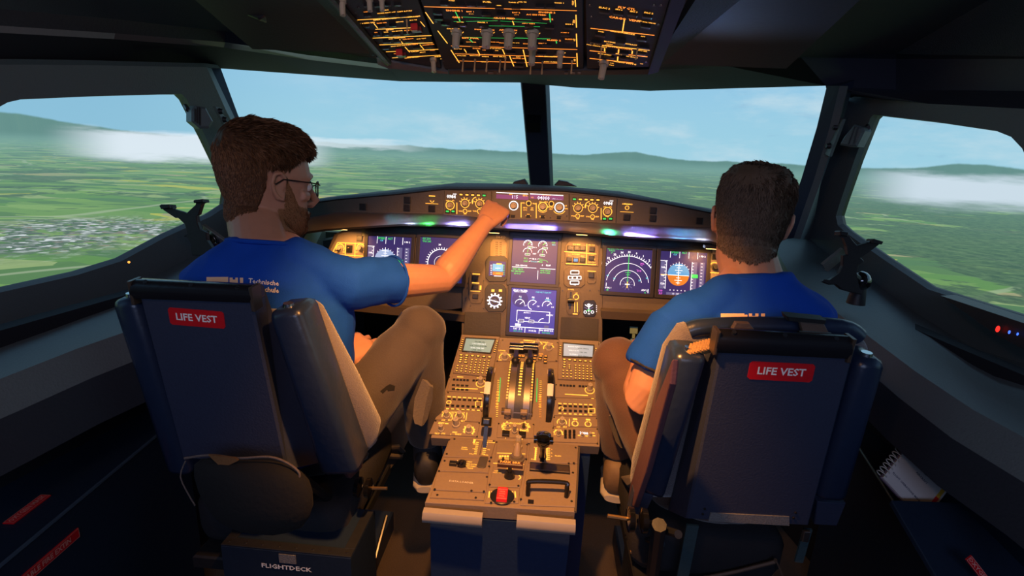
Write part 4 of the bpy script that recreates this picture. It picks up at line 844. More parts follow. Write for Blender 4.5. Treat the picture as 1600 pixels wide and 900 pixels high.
# control and display units
mcdu_bg=EM('mcdu_screen_green_grey',C8(150,168,150),.85); mcdu_bg2=EM('mcdu_screen_pale_grey',C8(176,184,188),.85)
MC['mt']=EM('mcdu_text_dark',C8(70,88,74),.7); MC['mw']=EM('mcdu_text_white',C8(236,240,236),1.0)
for s_ in (-1,1):
    t=thing('keyboard_display_unit','keypad with small '+('greenish screen at the left' if s_<0 else 'pale grey screen at the right')+' front corner of the pedestal','control unit',PU.q(750 if s_<0 else 905,560),'keypad units of the pedestal')
    if s_<0: out=c5((290,72),(572,88),(515,385),(228,352)); sq=c5((325,105),(535,115),(500,212),(303,196))
    else: out=c5((1010,105),(1305,120),(1290,412),(1000,398)); sq=c5((1045,142),(1262,160),(1256,244),(1042,236))
    b=B(); b.fprism(PU,[PU.px(*p) for p in out],0,.008,.0015); obj('case',b,ped_m,t)
    b=B(); b.fprism(PU,[PU.px(*p) for p in sq],.006,.0095); obj('screen',b,mcdu_bg if s_<0 else mcdu_bg2,t)
    b=B(); x0=[PU.px(*p) for p in sq]; b.loft([[PU.p(a-(.004 if i in(0,3) else -.004),c+(.004 if i<2 else -.004),h) for i,(a,c) in enumerate(x0)] if h<1 else 0 for h in (.006,.0115)]+[[PU.p(a,c,.0115) for a,c in x0]],False); obj('screen_frame',b,panel_dk,t)
    d=D(Fr(PU.p(0,0,.0098),PU.u,PU.v),*K5,t)
    if s_<0:
        for i,tx in enumerate(('FROM 242','UTC SPD/ALT','WIL 1452 250/040','ZUE 1458 240','LFSB 1503','DEST TIME DIST')): d.T(tx,425-i*6,116+i*15,12,'mw' if i%2 else 'mt',rot=0)
    else:
        for i,tx in enumerate(('RADIO NAV','VOR1/FREQ','WIL/116.90','CRS 242','ILS/FREQ','ADF1/FREQ')): d.T(tx,1120+(i%2)*70,152+i*14,11,'mw' if i%2==0 else 'mt')
    d.build(t,'lettering')
    # keys
    kb=[]
    PK=Fr(PU.p(0,0,.008),PU.u,PU.v); d=D(PK,*K5,t)
    def key(x,y,w_,h_): kb.append((x,y,w_,h_))
    if s_<0:
        for i in range(6): key(300-i*4,103+i*15,16,9); key(553-i*4,115+i*15,16,9)
        for i in range(6): key(290+i*42-3,215+i*3,26,14)
        for i in range(3): key(287-i*4,235+i*16,24,11); key(325-i*4,235+i*17,20,10) if i<3 else 0
        for r in range(3):
            for c in range(3): key(262+c*33-r*4,295+r*19+c*2,17,10)
        for r in range(6):
            for c in range(5): key(368+c*31-r*3.4,250+r*18.5+c*2,16,10)
        key(322,270,24,10)
    else:
        for i in range(5): key(1022-i,148+i*16,14,9); key(1284-i*.5,168+i*16,14,9)
        for i in range(6): key(1050+i*39,248+i*3,24,14)
        for i in range(3): key(1052-i,268+i*18,22,11); key(1088,290+i*12,18,8)
        for r in range(3):
            for c in range(3): key(1042+c*29,330+r*22+c*2,16,10)
        for r in range(6):
            for c in range(5): key(1133+c*29,292+r*19+c*2,15,10)
    kp=B()
    for x,y,w_,h_ in kb:
        a,c=d.P(x,y); k=d.k(x,y); kp.box(PK,a-w_*k/2,c-h_*k/2,a+w_*k/2,c+h_*k/2,0,.0028,.0006)
        d.c=.0030; d.rc(a-w_*k*.33,c-h_*k*.36,a+w_*k*.33,c+h_*k*.36,'amber')
    o=obj('keypad',kp,blackp,t,kind='stuff'); d.build(t,'key_light')
    d=D(PU,*K5,t); d.c=0
d=D(PUk,*K5,ped)
# module plates of the upper deck
mods=dict(
 left_radio_plate=((225,366),(470,390),(462,498),(180,482)), left_audio_plate=((176,498),(462,514),(448,622),(124,612)),
 left_light_plate=((122,624),(446,636),(430,712),(92,694)), left_radar_plate=((88,706),(426,724),(405,822),(48,800)),
 centre_front_plate=((585,96),(1006,116),(1000,262),(545,262)), right_radio_plate=((986,428),(1296,440),(1294,536),(980,530)),
 right_audio_plate=((980,548),(1296,556),(1294,670),(972,664)), right_light_plate=((970,680),(1296,690),(1296,748),(966,744)),
 right_transponder_plate=((964,758),(1298,764),(1300,870),(960,858)), engine_plate=((560,716),(826,722),(822,832),(548,826)))
for k_,p in mods.items(): module(PU,c5(*p),k_,.003)
d.L(245,458,410,464,7); d.L(1055,502,1225,512,7)
for x,y in ((280,375),(425,383),(775,106)): d.RC(x-22,y-4,x+22,y+4)
for i in range(8): d.bt(235+i*25 if i<5 else 380+(i-5)*24,396+i*1.5,18,12,.004); d.bt(1025+i*24 if i<5 else 1165+(i-5)*24,438+i*1.5,18,12,.004)
for i in range(4):
    for r in range(2): d.bt(230+i*33,436+r*30+i*2,22,12,.003)
d.kn(432,418,26,.022); d.A(432,424,34,0,360,5); d.kn(1238,466,26,.022); d.A(1238,472,34,0,360,5)
d.RC(430,486,452,494); d.RC(1250,532,1270,538)
for i in range(7):
    x=198+i*38; d.RC(x-12,516+i*2.4,x+12,524+i*2.4); d.bt(x,540+i*2,24,12,.003); d.bt(x-12,588+i*2,22,14,.004); d.RC(x-22,572+i*2+34,x-2,580+i*2+34)
    x=1018+i*38; d.RC(x-12,567+i*1.6,x+12,575+i*1.6); d.bt(x,590+i*1.5,24,12,.003); d.bt(x,625+i*1.5,22,14,.004); d.RC(x-10,640+i*2,x+10,648+i*2)
d.A(196,562,16,0,360,5); d.A(1028,608,16,0,360,5)
for x0,y0,x1,y1 in ((394,556,440,596),(1230,608,1276,642)):
    for l in ((x0,y0,x1,y0),(x0,y1,x1,y1),(x0,y0,x0,y1),(x1,y0,x1,y1)): d.L(*l,5)
for x,y in ((180,662),(276,668),(1032,712)): d.kn(x,y,26,.020); d.A(x,y,34,-20,200,6); d.T('OFF',x-26,y+34,12); d.T('BRT',x+24,y+34,12)
for l in ((228,632,220,688,5),(330,638,322,694,5),(1088,684,1086,742,5)): d.L(*l)
for x,y in ((1130,720),(1226,724)): d.A(x,y,22,0,360,6); d.tg(x,y,8,.014); d.RC(x-16,y-40,x+16,y-26); 
for t_,x,y in (('FLOOD LT',180,636),('INTEG LT',275,640),('GAIN',140,715),('WX',245,705),('MODE',335,745),('TILT',108,795),('SYS',155,795),('1',210,800),('WX/T',265,800),('MAP',240,785),('ATC',1000,770),('SYS',985,800),('RUDDER',695,720),('ENG',690,762),('NORM',620,775),('CRANK',620,735),('START',770,735),('MODE',760,775),('BRT',600,750),('OFF',600,730),('ON',785,745),('1',615,830),('2',738,836)): d.T(t_,x,y,13)
d.kn(140,765,24,.020,rot=.4); d.kn(250,728,32,.026,rot=-.7); d.kn(345,775,28,.022); d.A(345,772,36,-40,220,9); d.TK(345,772,30,46,9,-40,230,8)
for x,y in ((130,718),(180,720)): d.RC(x-12,y-4,x+12,y+4)
d.A(630,742,34,60,330,5); d.A(750,742,34,-140,130,5); d.TK(630,742,34,46,6,60,300,10); d.TK(750,742,34,46,6,-120,120,10)
d.kn(682,782,20,.030); d.bt(618,800,54,40,.010,key='button'); d.bt(738,808,54,40,.010)
d.kn(632,745,14,.014); d.kn(750,745,14,.014,key='black_knob')
# front centre plate: switching knobs and page buttons
for x,y,r in ((850,140,26),(935,165,28),(610,235,30)): d.kn(x,y,r,.020); d.A(x,y-4,r+10,10,200,7)
for t_,x,y in (('SWITCHING',790,106),('ATT HDG',830,122),('AIR DATA',760,120),('EIS DMC',938,128),('ECAM/ND',900,118),('OFF',575,250),('UPPER',600,200),('LOWER',590,180),('BRT',645,210)): d.T(t_,x,y,11)
for x,y,r in ((720,225,0),(745,228,0),(835,222,0),(875,226,1),(912,226,0),(830,242,0),(870,244,0),(908,246,0),(828,264,0),(910,268,0),(710,245,0)):
    d.bt(x,y,26,16,.004); d.c=.0042; d.RC(x-9,y-4,x+9,y+3,'orange'); d.c=.0006
d.T('T.O CONFIG',722,212,9,'orange'); d.T('EMER',878,205,10,'orange')
# transponder
for c in range(3):
    for r in range(3): d.bt(1058+c*32,780+r*22,18,16,.006)
d.T('2000',1195,792,22,'white'); d.kn(1006,800,20,.020); d.A(1006,792,30,0,180,8); d.TK(1006,792,26,38,6,-10,200,8)
for x,y in ((1160,808),(1215,812),(1265,790),(1270,810)): d.RC(x-10,y-4,x+10,y+4)
d.kn(1240,810,14,.014); d.kn(1180,812,12,.012)
for p in ((305,85),(565,100),(1020,112),(1300,125),(200,375),(460,395),(190,490),(455,505),(130,620),(440,628),(100,700),(420,716),(60,806),(405,815),(990,432),(1290,445),(984,540),(1290,548),(975,672),(1290,682),(968,752),(1294,760),(965,856),(1295,866),(595,102),(1000,120),(990,255),(555,255),(565,720),(822,726)): d.sc_(*p,.0022)
d.build(ped,'upper_marking')
# ---------------- thrust lever quadrant
qd=thing('thrust_lever_quadrant','curved thrust lever drum with two black lever handles and white banded trim wheels','throttle quadrant',PU.q(815,620))
def fromP(px_,py_,c): a,b_=PU.px(px_,py_); return a,b_
ac,bc=PU.px(812,620)      # centre of the drum on the deck
a0,bt_=PU.px(812,585); a1,bb_=PU.px(812,645)
drum=[(bb_-.02,0),(bb_-.004,.020),(bb_+.016,.034),(bb_+.045,.046),((bt_+bb_)/2+.01,.052),(bt_-.02,.050),(bt_+.01,.038),(bt_+.035,.018),(bt_+.05,0)]
def band(x0,x1,name,mat,dh=0): b=B(); b.loft([[PU.p(x,y,h*1+ (dh if 0<i<8 else 0)) for i,(y,h) in enumerate(drum)] for x in (x0,x1)]); return obj(name,b,mat,qd,smooth=50)
dr_m=M('drum_metal',(.20,.17,.15),.4,.6,ns=40,nb=.1,cv=.1); dr_s=M('drum_slot',(.01,.01,.01),.6,ns=60,cv=.1)
hw=.037
band(ac-hw,ac+hw,'drum',panel_dk,0)
for s_ in (-1,1):
    band(ac+s_*.021-.0085,ac+s_*.021+.0085,'lever_cover',dr_m,.0022)
    band(ac+s_*.0345-.002,ac+s_*.0345+.002,'side_scale',panel_m,.002)
def drumpt(x,t,dh):  # t 0..1 along the drum
    f=t*(len(drum)-1); i=min(int(f),len(drum)-2); f-=i
    return PU.p(x,drum[i][0]*(1-f)+drum[i+1][0]*f,drum[i][1]*(1-f)+drum[i+1][1]*f+dh)
mk={}
def dq(x0,x1,t0,t1,ink):
    mk.setdefault(ink,B()).face([drumpt(x0,t0,.0030),drumpt(x1,t0,.0030),drumpt(x1,t1,.0030),drumpt(x0,t1,.0030)])
for i in range(16): dq(ac-.004,ac+.004,.30+i*.034,.30+i*.034+.017,'amber')
for s_ in (-1,1):
    for i in range(18): dq(ac+s_*.0335-.0022,ac+s_*.0335+.0022,.25+i*.033,.25+i*.033+.018,'orange' if i<6 else 'amber')
    
for k_,b in mk.items(): obj(k_+'_scale_marking',b,amber if k_=='amber' else amber_o,qd)
d=D(PUk,*K5,qd)
for i in range(20):
    d.L(556-i*.6,400+i*14,570-i*.6,401+i*14,4,'amber'); d.L(868-i*.2,405+i*14,884-i*.2,406+i*14,4,'amber' if i<9 else 'orange')
d.L(578,380,566,560,5,'green'); d.L(850,385,845,560,5,'green')
for i in range(6): d.RC(550-i*1.5,480+i*22,568-i*1.5,492+i*22,'orange'); d.RC(862,500+i*18,878,510+i*18,'orange')
d.build(qd,'trim_scale')
for s_,hx in ((-1,801.3),(1,826.5)):
    a,bq=PU.px(hx,545); x=ac+s_*.021
    foot=drumpt(x,.70,0.0); head=PU.q(hx,546,.085)
    head=at(hx+3*s_*0,545,y=foot.y+.075)
    b=B(); up=(head-foot).normalized(); 
    fr_=Fr(foot,PU.u,head-foot); L_=(head-foot).length
    b.box(fr_,-.0075,-.02,.0075,L_-.004,-.006,.006,.001); o=obj('lever_shaft',b,blackp,qd,bevel=.001)
    b=B(); b.box(fr_,-.0225,L_-.012,.0225,L_+.014,-.008,.010,.003); b.cyl(fr_.p(-.0225,L_+.004,.006),fr_.p(.0225,L_+.004,.006),.011,n=16); obj('lever_handle',b,M('handle_black_gloss',(.010,.010,.012),.22,ns=80,cv=.1),qd,smooth=40)
    b=B(); b.cyl(fr_.p(-.021,L_+.017,.004),fr_.p(.021,L_+.017,.004),.0025,n=8); obj('handle_edge_strip',b,steel,qd,smooth=True)
    b=B(); b.ball(fr_.p(0,.012,.006),.012,(1,1,1),12); obj('lever_boot',b,black,qd,smooth=True)
# trim wheels
for s_,pts in ((-1,[(771,575),(757,664)]),(1,[(860,577),(856,668)])):
    pa,pb_=[PU.q(*p) for p in pts]; x=(pa.x+pb_.x)/2; half=(pa-pb_).length/2; mid=(pa+pb_)/2; mid.x=x
    dn=-PU.n; rr=.088; dd=math.sqrt(max(rr*rr-half*half,.0004)); c=mid+dn*dd*.62
    wf=Fr(c,PU.v,PU.n); ax=V(1,0,0)
    t=qd; b=B(); n=48
    def ring(r0,r1,x0,x1,bb,t0=0,t1=360):
        N=max(3,int((t1-t0)/7.5)); rg=[]
        for i in range(N+1):
            q=rad(t0+(t1-t0)*i/N); e=PU.v*math.cos(q)+PU.n*math.sin(q)
            rg.append([c+e*r0+ax*x0,c+e*r1+ax*x0,c+e*(r1+.0015)+ax*((x0+x1)/2),c+e*r1+ax*x1,c+e*r0+ax*x1])
        bb.loft(rg,t1-t0<360)
    ring(.0,rr,-.0075,.0075,b); obj('trim_wheel',b,M('handle_black_gloss',(0,0,0)),qd,smooth=30)
    for t0,t1 in ((100,122),(14,24)):
        b=B(); ring(rr-.012,rr+.0012,-.0082,.0082,b,t0,t1); obj('white_wheel_mark',b,M('wheel_mark_white',(.75,.66,.58),.5,ns=60,cv=.05),qd,smooth=30)
# master switches aft of the drum
PA=Fr(PU.p(0,0,.0035),PU.u,PU.v); d=D(PA,*K5,qd)
for x,y in ((630,668),(750,672)):
    a,c_=d.P(x,y); p=PU.p(a,c_,.003); b=B(); b.cyl(p,p+PU.n*.010,.008,.007,12); b.tube([p+PU.n*.008,p+PU.n*.026-PU.v*.004],[.0045,.004],8); b.box(Fr(p+PU.n*.026-PU.v*.004,PU.u,PU.v),-.009,-.006,.009,.006,-.003,.008,.002); obj('engine_master_switch',b,M('switch_tan',(.33,.25,.18),.4,ns=60,cv=.1),qd,smooth=40)
b=B(); a0,c0=d.P(585,640); a1,c1=d.P(815,632); b.box(PU,a0,c0-.004,a1,c1,0,.014,.002); obj('aft_bracket',b,dr_m,qd)
# speed brake lever
sb=thing('speed_brake_lever','black speed brake lever left of the trim wheel’s foot, above its amber scale','lever',PL.q(753,700))
p=PL.q(757,700); tp=at(755,658,y=p.y+.03); b=B(); fr_=Fr(p,V(1,0,0),tp-p); L_=(tp-p).length; b.box(fr_,-.005,0,.005,L_,-.004,.004); obj('shaft',b,blackp,sb)
b=B(); b.box(fr_,-.013,L_-.012,.013,L_+.010,-.011,.013,.004); obj('handle',b,blackp,sb,bevel=.002)
# flap lever
fp=thing('flap_lever','shiny black flap lever knob standing at the right rear of the trim wheels','lever',PL.q(848,716))
p=PL.q(848,716); tp=at(849,688,y=p.y+.012); tp=Z(849,690,1.17); b=B(); b.cyl(p,tp,.006,.006,10); b.cyl(p,p+V(0,0,.012),.011,.008,12); obj('shaft',b,blackp,fp,smooth=True)
b=B(); gb=M('knob_black_glossy',(.006,.006,.006),.08,ns=80,cv=.1,coat=1); b.lathe(tp+V(0,0,-.012),V(0,0,1),[(0,.006),(.002,.013),(.012,.018),(.017,.019),(.020,.015),(.022,.018),(.030,.017),(.033,.010)],18); obj('knob',b,gb,fp,smooth=40)
b=B(); b.cyl(tp+V(-.022,0,.004),tp+V(.022,0,.004),.009,n=14); obj('cross_grip',b,gb,fp,smooth=True)
# ---------------- lower deck
d=D(PLk,*K6,ped)
for k_,p in dict(speed_brake_plate=((205,92),(470,108),(440,212),(160,205)),printer_plate=((158,210),(438,216),(425,300),(128,290)),data_loader_plate=((124,296),(424,305),(412,415),(98,400)),small_blank_plate=((95,408),(408,422),(398,462),(80,446)),rudder_trim_plate=((478,108),(655,118),(642,240),(458,240)),parking_brake_plate=((456,246),(640,250),(612,385),(428,380)),gravity_gear_plate=((426,386),(608,392),(602,478),(402,478)),flap_plate=((668,120),(950,135),(946,245),(655,240)),handle_plate=((652,250),(946,252),(932,500),(610,490))).items(): module(PL,c6(*p),k_,.003)
for x0,y0 in ((345,104),(690,150)):
    pass
# speed brake scale
d.RC(335,100,450,108); d.RC(338,100,345,122)
for i in range(7): d.L(352-i*2,118+i*11,368-i*2,119+i*11,6); d.L(400-i*2.5,120+i*11,420-i*2.5,121+i*11,6)
for t_,x,y in (('SPEED',284,148),('BRAKE',284,158),('RET',345,128),('1/2',338,156),('FULL',325,186),('FULL',410,192),('1/2',425,160),('DISARM',440,118)): d.T(t_,x,y,9)
b=B(); a0,c0=d.P(372,190); a1,c1=d.P(392,112); b.box(d.fr,a0,c0,a1,c1,-.002,.0006); obj('lever_slot',b,fill_dk,ped)
b=B(); a0,c0=d.P(355,265); a1,c1=d.P(425,205); b.fprism(d.fr,[(a0,c0+.004),(a0+.004,c0),(a1-.006,c0),(a1-.002,c0+.004),(a1,c1-.003),(a1-.003,c1),(a0+.005,c1),(a0+.002,c1-.003)],0,.002,.0005); obj('slot_cover',b,M('slot_cover_grey',(.075,.065,.06),.5,ns=70,cv=.1),ped)
d.bt(218,248,44,30,.008,'square_push_button'); 
for i,(t_,x,y) in enumerate((('PRINTER & NAV',285,230),('CABIN ZONE',318,246),('AIDS DMU',320,258),('PRINT',318,270))): d.T(t_,x,y,9)
b=B()
for q in ((245,250,300,256),(262,240,268,300),(285,238,282,296),(250,268,305,272)): pass
for j in range(3):
    p0=PL.q(*c6((255+j*14,262))[0]); b.tube([p0,p0+V(.002*j,-.002,.018),p0+V(.003*j-.002,-.012,.020)],.0022,6)
b.cyl(PL.q(*c6((268,258))[0]),PL.q(*c6((268,258))[0])+V(0,0,.012),.011,n=14); obj('cluster_knob',b,fill_dk,ped,smooth=True)
MC['print']=M('white_print',(.75,.70,.62),.6,ns=50,cv=.05)
d.T('DATA LOADER',265,350,15,'print',rot=-.02)
b=B(); a0,c0=d.P(725,230); a1,c1=d.P(752,148); b.box(d.fr,a0,c0,a1,c1,-.002,.0006); obj('lever_slot',b,fill_dk,ped)
for i in range(7): d.L(700-i*1.5,150+i*11,712-i*1.5,150.5+i*11,6); d.L(768,152+i*11,785,152.5+i*11,6)
d.RC(698,148,703,222); d.RC(764,148,769,222)
for t_,x,y in (('FLAPS',832,198),('0',695,148),('FULL',690,218),('1',795,160),('2',795,180),('3',795,200)): d.T(t_,x,y,10)
d.L(475,180,640,186,6); d.L(452,240,632,246,6)
for i in range(4): d.RC(488+i*15,194,498+i*15,206)
d.T('RUD TRIM',515,213,9); d.T('RESET',510,226,7)
d.kn(598,150,26,.034,key='knob'); b=B(); a0,c0=d.P(590,215); p=d.fr.p(a0,c0,0); b.lathe(p,PL.n,[(0,.020),(.004,.020),(.006,.016),(.012,.014)],20); obj('trim_knob_base',b,M('knob_base_grey',(.14,.12,.11),.4,ns=80,cv=.1),ped,smooth=40)
b=B(); b.tube([p+V(0,.002,.008),p+V(0,.010,.028),p+V(0,.014,.038)],[.010,.009,.005],10); obj('trim_knob',b,M('switch_tan',(.33,.25,.18)),ped,smooth=True)
d.kn(510,222,10,.008,key='black_knob')
# parking brake handle
a0,c0=d.P(548,318); p=d.fr.p(a0,c0,0); b=B(); b.cyl(p,p+V(0,0,.012),.013,.011,16); b.cyl(p,p+V(0,0,.026),.005,n=10); obj('brake_stem',b,blackp,ped,smooth=40)
b=B(); f=Fr(p+V(0,.006,.028),PL.u,PL.v); b.box(f,-.030,-.007,.030,.007,-.004,.006,.002); obj('brake_handle',b,M('brake_handle_brown',(.06,.025,.02),.4,ns=90,cv=.1),ped)
dd_=Marks(Fr(f.p(0,0,.0062),f.u,f.v),.0003); dd_.txt('PARK BRK',0,0,.0075,'orange'); dd_.build(ped,'brake_lettering')
d.T('OFF',470,286,9); d.T('PULL & TURN',475,296,6); d.A(590,322,22,-60,60,6); d.RC(540,266,560,278)
d.A(548,272,14,0,180,5)
# emergency gear crank
a0,c0=d.P(505,435); p=d.fr.p(a0,c0,0); b=B(); b.lathe(p,PL.n,[(0,.026),(.002,.027),(.004,.024)],24); obj('crank_recess',b,fill_dk,ped,smooth=40)
b=B(); f=Fr(p+V(0,-.002,.004),PL.u,PL.v); b.box(f,-.0115,-.021,.0115,.018,0,.010,.002); obj('red_crank',b,M('crank_red',(.75,.02,.02),.4,ns=90,cv=.1,em=.35),ped)
dd_=Marks(Fr(f.p(0,0,.0102),f.u,f.v),.0003); MC['pink']=M('crank_print_pink',(.9,.30,.26),.5,ns=50,cv=.05)
for i,tx in enumerate(('GRAVITY','GEAR','EXTN','PULL')): dd_.txt(tx,0,.008-i*.0075,.0036,'pink')
dd_.build(ped,'crank_lettering')
for x,s_ in ((430,-1),(445,-1),(565,1),(580,1)): d.L(x,405,x-s_*-3,442,7)
# slot and handle on the right
b=B(); a0,c0=d.P(665,285); a1,c1=d.P(900,252); b.box(PL,a0,c0,a1,c1,.002,.0042); obj('paper_slot',b,fill_dk,ped)
b=B(); a0,c0=d.P(668,280); a1,c1=d.P(896,262); b.box(PL,a0,c0,a1,c1,.003,.007,.001); obj('paper_roller',b,M('roller_dark',(.05,.035,.03),.35,ns=60,cv=.2),ped)
b=B(); h_=[PL.q(*c6((655,435))[0],.003),PL.q(*c6((880,445))[0],.003)]; z1=.030
pt=[h_[0],h_[0]+V(0,.006,z1*.7),h_[0]+V(.006,.010,z1),h_[1]+V(-.006,.010,z1),h_[1]+V(0,.006,z1*.7),h_[1]]
t_=spl([tuple(x) for x in pt],5); b.tube(t_,.0052,10); obj('pull_handle',b,M('handle_bronze_black',(.03,.026,.022),.2,.5,ns=60,cv=.1),ped,smooth=True)
b=B(); a0,c0=d.P(655,475); a1,c1=d.P(690,456); b.box(PL,a0,c0,a1,c1,.002,.0045); obj('latch_window',b,fill_dk,ped)
for p in ((225,98),(455,110),(180,185),(440,205),(168,225),(430,228),(428,258),(135,285),(415,320),(110,392),(325,400),(398,405),(125,425),(350,442),(650,130),(645,215),(935,148),(895,240),(925,238),(920,295),(615,450),(912,462),(432,365),(600,372),(440,470),(575,465)): d.sc_(*p,.0028)
d.build(ped,'lower_marking')
b=B(); b.tube([PL.q(905,700,.0),PL.q(899,800,.0)],.003,6); obj('edge_strip',b,panel_m,ped)
# ---------------------------------------------------------------- pilot seats
shell_m=M('seat_shell_blue',(.028,.036,.070),.48,ns=260,nb=.35,cv=.2); lea=M('navy_leather',(.014,.024,.055),.30,ns=70,nb=.35,cv=.15)
fleece=M('grey_fleece',(.10,.088,.098),.95,ns=420,nb=1,cv=.25,sheen=.4); maroon=M('side_panel_maroon',(.10,.045,.06),.5,ns=150,nb=.3,cv=.15)
red_m=M('placard_red',(.62,.008,.015),.42,ns=90,cv=.08); wht=M('placard_white',(.88,.86,.82),.5,ns=60,cv=.04); gunm=M('gun_metal',(.05,.055,.065),.35,.7,ns=70,nb=.1,cv=.2)
canvas=M('cream_canvas',(.15,.13,.115),.85,ns=160,nb=.6,cv=.12)
def slab(fr,outline,c0,c1,r=.01):
    B_=B(); B_.fprism(fr,outline,min(c0,c1),max(c0,c1)); return B_
def seat(s,top,P_,lab):
    o=Z(*top); SF=Fr(o,(1,0,0),(0,-.07,1))
    t=thing('pilot_seat',lab,'seat',(o.x,o.y+.15,0),'pilot seats')
    q=lambda pts,c=0: [Fr(SF.p(0,0,c),SF.u,SF.v).px(*p) for p in pts]
    f=q(P_['front']); rr=q(P_['rear'],-.075)
    b=B(); b.loft([[SF.p(a,bb,-.075) for a,bb in rr],[SF.p(a,bb,-.004) for a,bb in f],[SF.p(a+(.004 if i in(0,3) else -.004),bb+(-.004 if i<2 else .004),0) for i,(a,bb) in enumerate(f)]]); obj('back_shell',b,shell_m,t)
    # roll along the top
    r=q(P_['roll']); (a0,b0),(a1,b1),(a2,b2),(a3,b3)=r; b=B(); rg=[]
    for aa,lo,hi in ((a0,b3,b0),(a1,b2,b1)):
        h=(hi-lo); rg.append([SF.p(aa,lo+h*v_,c_) for c_,v_ in ((0,0),(.006,.05),(.010,.35),(.008,.7),(.001,.93),(-.008,.97),(-.026,.85),(-.034,.65),(-.034,0))])
    b.loft(rg); obj('top_roll',b,M('top_roll_black',(.010,.010,.013),.26,ns=90,nb=.15,cv=.1),t,smooth=50)
    for aa,bb in ((a0,b0),(a1,b1)):
        b=B(); b.box(SF,aa-.003,bb-.045,aa+.003,bb-.001,-.02,.009,.002); obj('end_bracket',b,M('bracket_brown',(.10,.075,.06),.35,.5,ns=60,cv=.2),t)
    for k in range(3):
        aa=a0+(a1-a0)*(.12+.38*k); b=B(); b.cyl(SF.p(aa,b0-.006,-.002),SF.p(aa,b0-.001,.002),.004,n=10); obj('rivet',b,gunm,t,smooth=True)
    # placard
    pq=q(P_['red']); fr2=Fr(SF.p(0,0,.0012),V(1,0,0)*1+SF.v*((pq[1][1]-pq[0][1])/(pq[1][0]-pq[0][0])),SF.v)
    cen=SF.p(sum(a for a,_ in pq)/4,sum(b_ for _,b_ in pq)/4,0); fr2.o=cen; w_=(pq[1][0]-pq[0][0]); h_=((pq[0][1]-pq[3][1])+(pq[1][1]-pq[2][1]))/2
    b=B(); c_=.12*w_*.3; b.fprism(fr2,[(-w_/2+c_,-h_/2),(w_/2-c_,-h_/2),(w_/2,-h_/2+c_),(w_/2,h_/2-c_),(w_/2-c_,h_/2),(-w_/2+c_,h_/2),(-w_/2,h_/2-c_),(-w_/2,-h_/2+c_)],0,.0014); pl_=obj('placard',b,red_m,t)
    mk_=Marks(Fr(fr2.p(0,0,.0016),fr2.u,fr2.v),.0003); MC['wht']=wht; mk_.txt('LIFE VEST',0,0,h_*.40,'wht',wide=1.0)
    for k_,bb in mk_.b.items(): o_=obj('lettering',bb,wht,pl_)
    # bolsters
    for nm,key in (('left_bolster','bl'),('right_bolster','br')):
        if key in P_: b=slab(SF,q(P_[key],-.01),-.005,-.085,.016); obj(nm,b,lea,t,smooth='all',bevel=.015)
        x_=q(P_[key],-.01); aa=(x_[0][0]+x_[1][0])/2; bb=(x_[0][1]+x_[1][1])/2-.006
        b=B(); b.cyl(SF.p(aa,bb,-.03),SF.p(aa,bb+.012,-.03),.011,.009,14); obj('ring_fastener',b,chrome,t,smooth=40)
    # fleece covered pad in front of the bolsters
    b=slab(SF,q(P_['pad'],-.10),-.075,-.125,.028); obj('fleece_pad',b,fleece,t,smooth='all',bevel=.02)
    if 'headroll' in P_:
        b=B(); pts=[SF.p(*q([p],-.09)[0],-.09) for p in P_['headroll']]; b.tube([Vector(x) for x in spl([tuple(x) for x in pts],4)],.0175,14); obj('head_roll',b,lea,t,smooth=50)
    b=B(); sp=[at(x,y,x=P_['sx']) for x,y in P_['sidepanel']]; b.prism(sp,V(-s*.012,0,0)*-1*s*s); obj('side_panel',b,maroon,t,bevel=.003)
    if 'hole' in P_:
        c=at(*P_['hole'],x=P_['sx']+(.002 if s<0 else -.002)); b=B(); b.tube([c+V(0,math.cos(k*.4189)*.009,math.sin(k*.4189)*.022) for k in range(16)],.0018,6); obj('hole_rim',b,M('rim_brass',(.35,.22,.12),.35,.7,ns=50,cv=.1),t,smooth=True)
        b=B(); b.prism([c+V(0,math.cos(k*.4189)*.009,math.sin(k*.4189)*.022) for k in range(15)],V(-.003,0,0)); obj('round_hole',b,fill_dk,t)
    return t,SF,q
tL,SL_,qL=seat(-1,(303,467,.90),dict(front=[(214,452),(391,462),(449,736),(284,716)],rear=[(214,436),(412,446),(502,722),(300,700)],roll=[(205,437),(394,447),(386,472),(211,466)],red=[(263,480),(350,487),(352,513),(267,507)],
  bl=[(172,468),(214,468),(300,745),(262,742)],br=[(417,487),(468,482),(562,742),(502,745)],pad=[(195,480),(250,480),(440,484),(466,472),(484,464),(502,480),(560,590),(594,660),(588,690),(568,710),(520,715),(300,715),(250,600)],sx=-.365,sidepanel=[(528,640),(546,668),(569,711),(566,731),(549,748),(534,725),(526,690)],hole=(555,715)),
  'left navy pilot seat with grey fleece pad, black cloth bag hanging from its back')
tR,SR_,qR=seat(1,(1230,555,.88),dict(front=[(1126,542),(1335,552),(1264,823),(1072,812)],rear=[(1108,528),(1330,530),(1262,800),(1044,797)],roll=[(1122,515),(1333,527),(1338,561),(1126,551)],red=[(1171,564),(1273,569),(1267,597),(1170,592)],
  bl=[(1055,552),(1108,556),(1038,784),(1000,768)],br=[(1340,562),(1387,564),(1322,786),(1275,782)],pad=[(1058,508),(1072,501),(1090,514),(1320,518),(1345,522),(1352,540),(1348,600),(1290,770),(1010,770),(984,762),(988,720),(1015,620),(1036,540)],headroll=[(1076,517),(1104,511),(1200,509),(1310,512),(1340,526)],sx=.245,sidepanel=[(1050,560),(1046,600),(1008,740),(990,792),(980,790),(984,760),(1015,650)]),
  'right navy pilot seat with padded head roll and knotted rope at its shoulder')
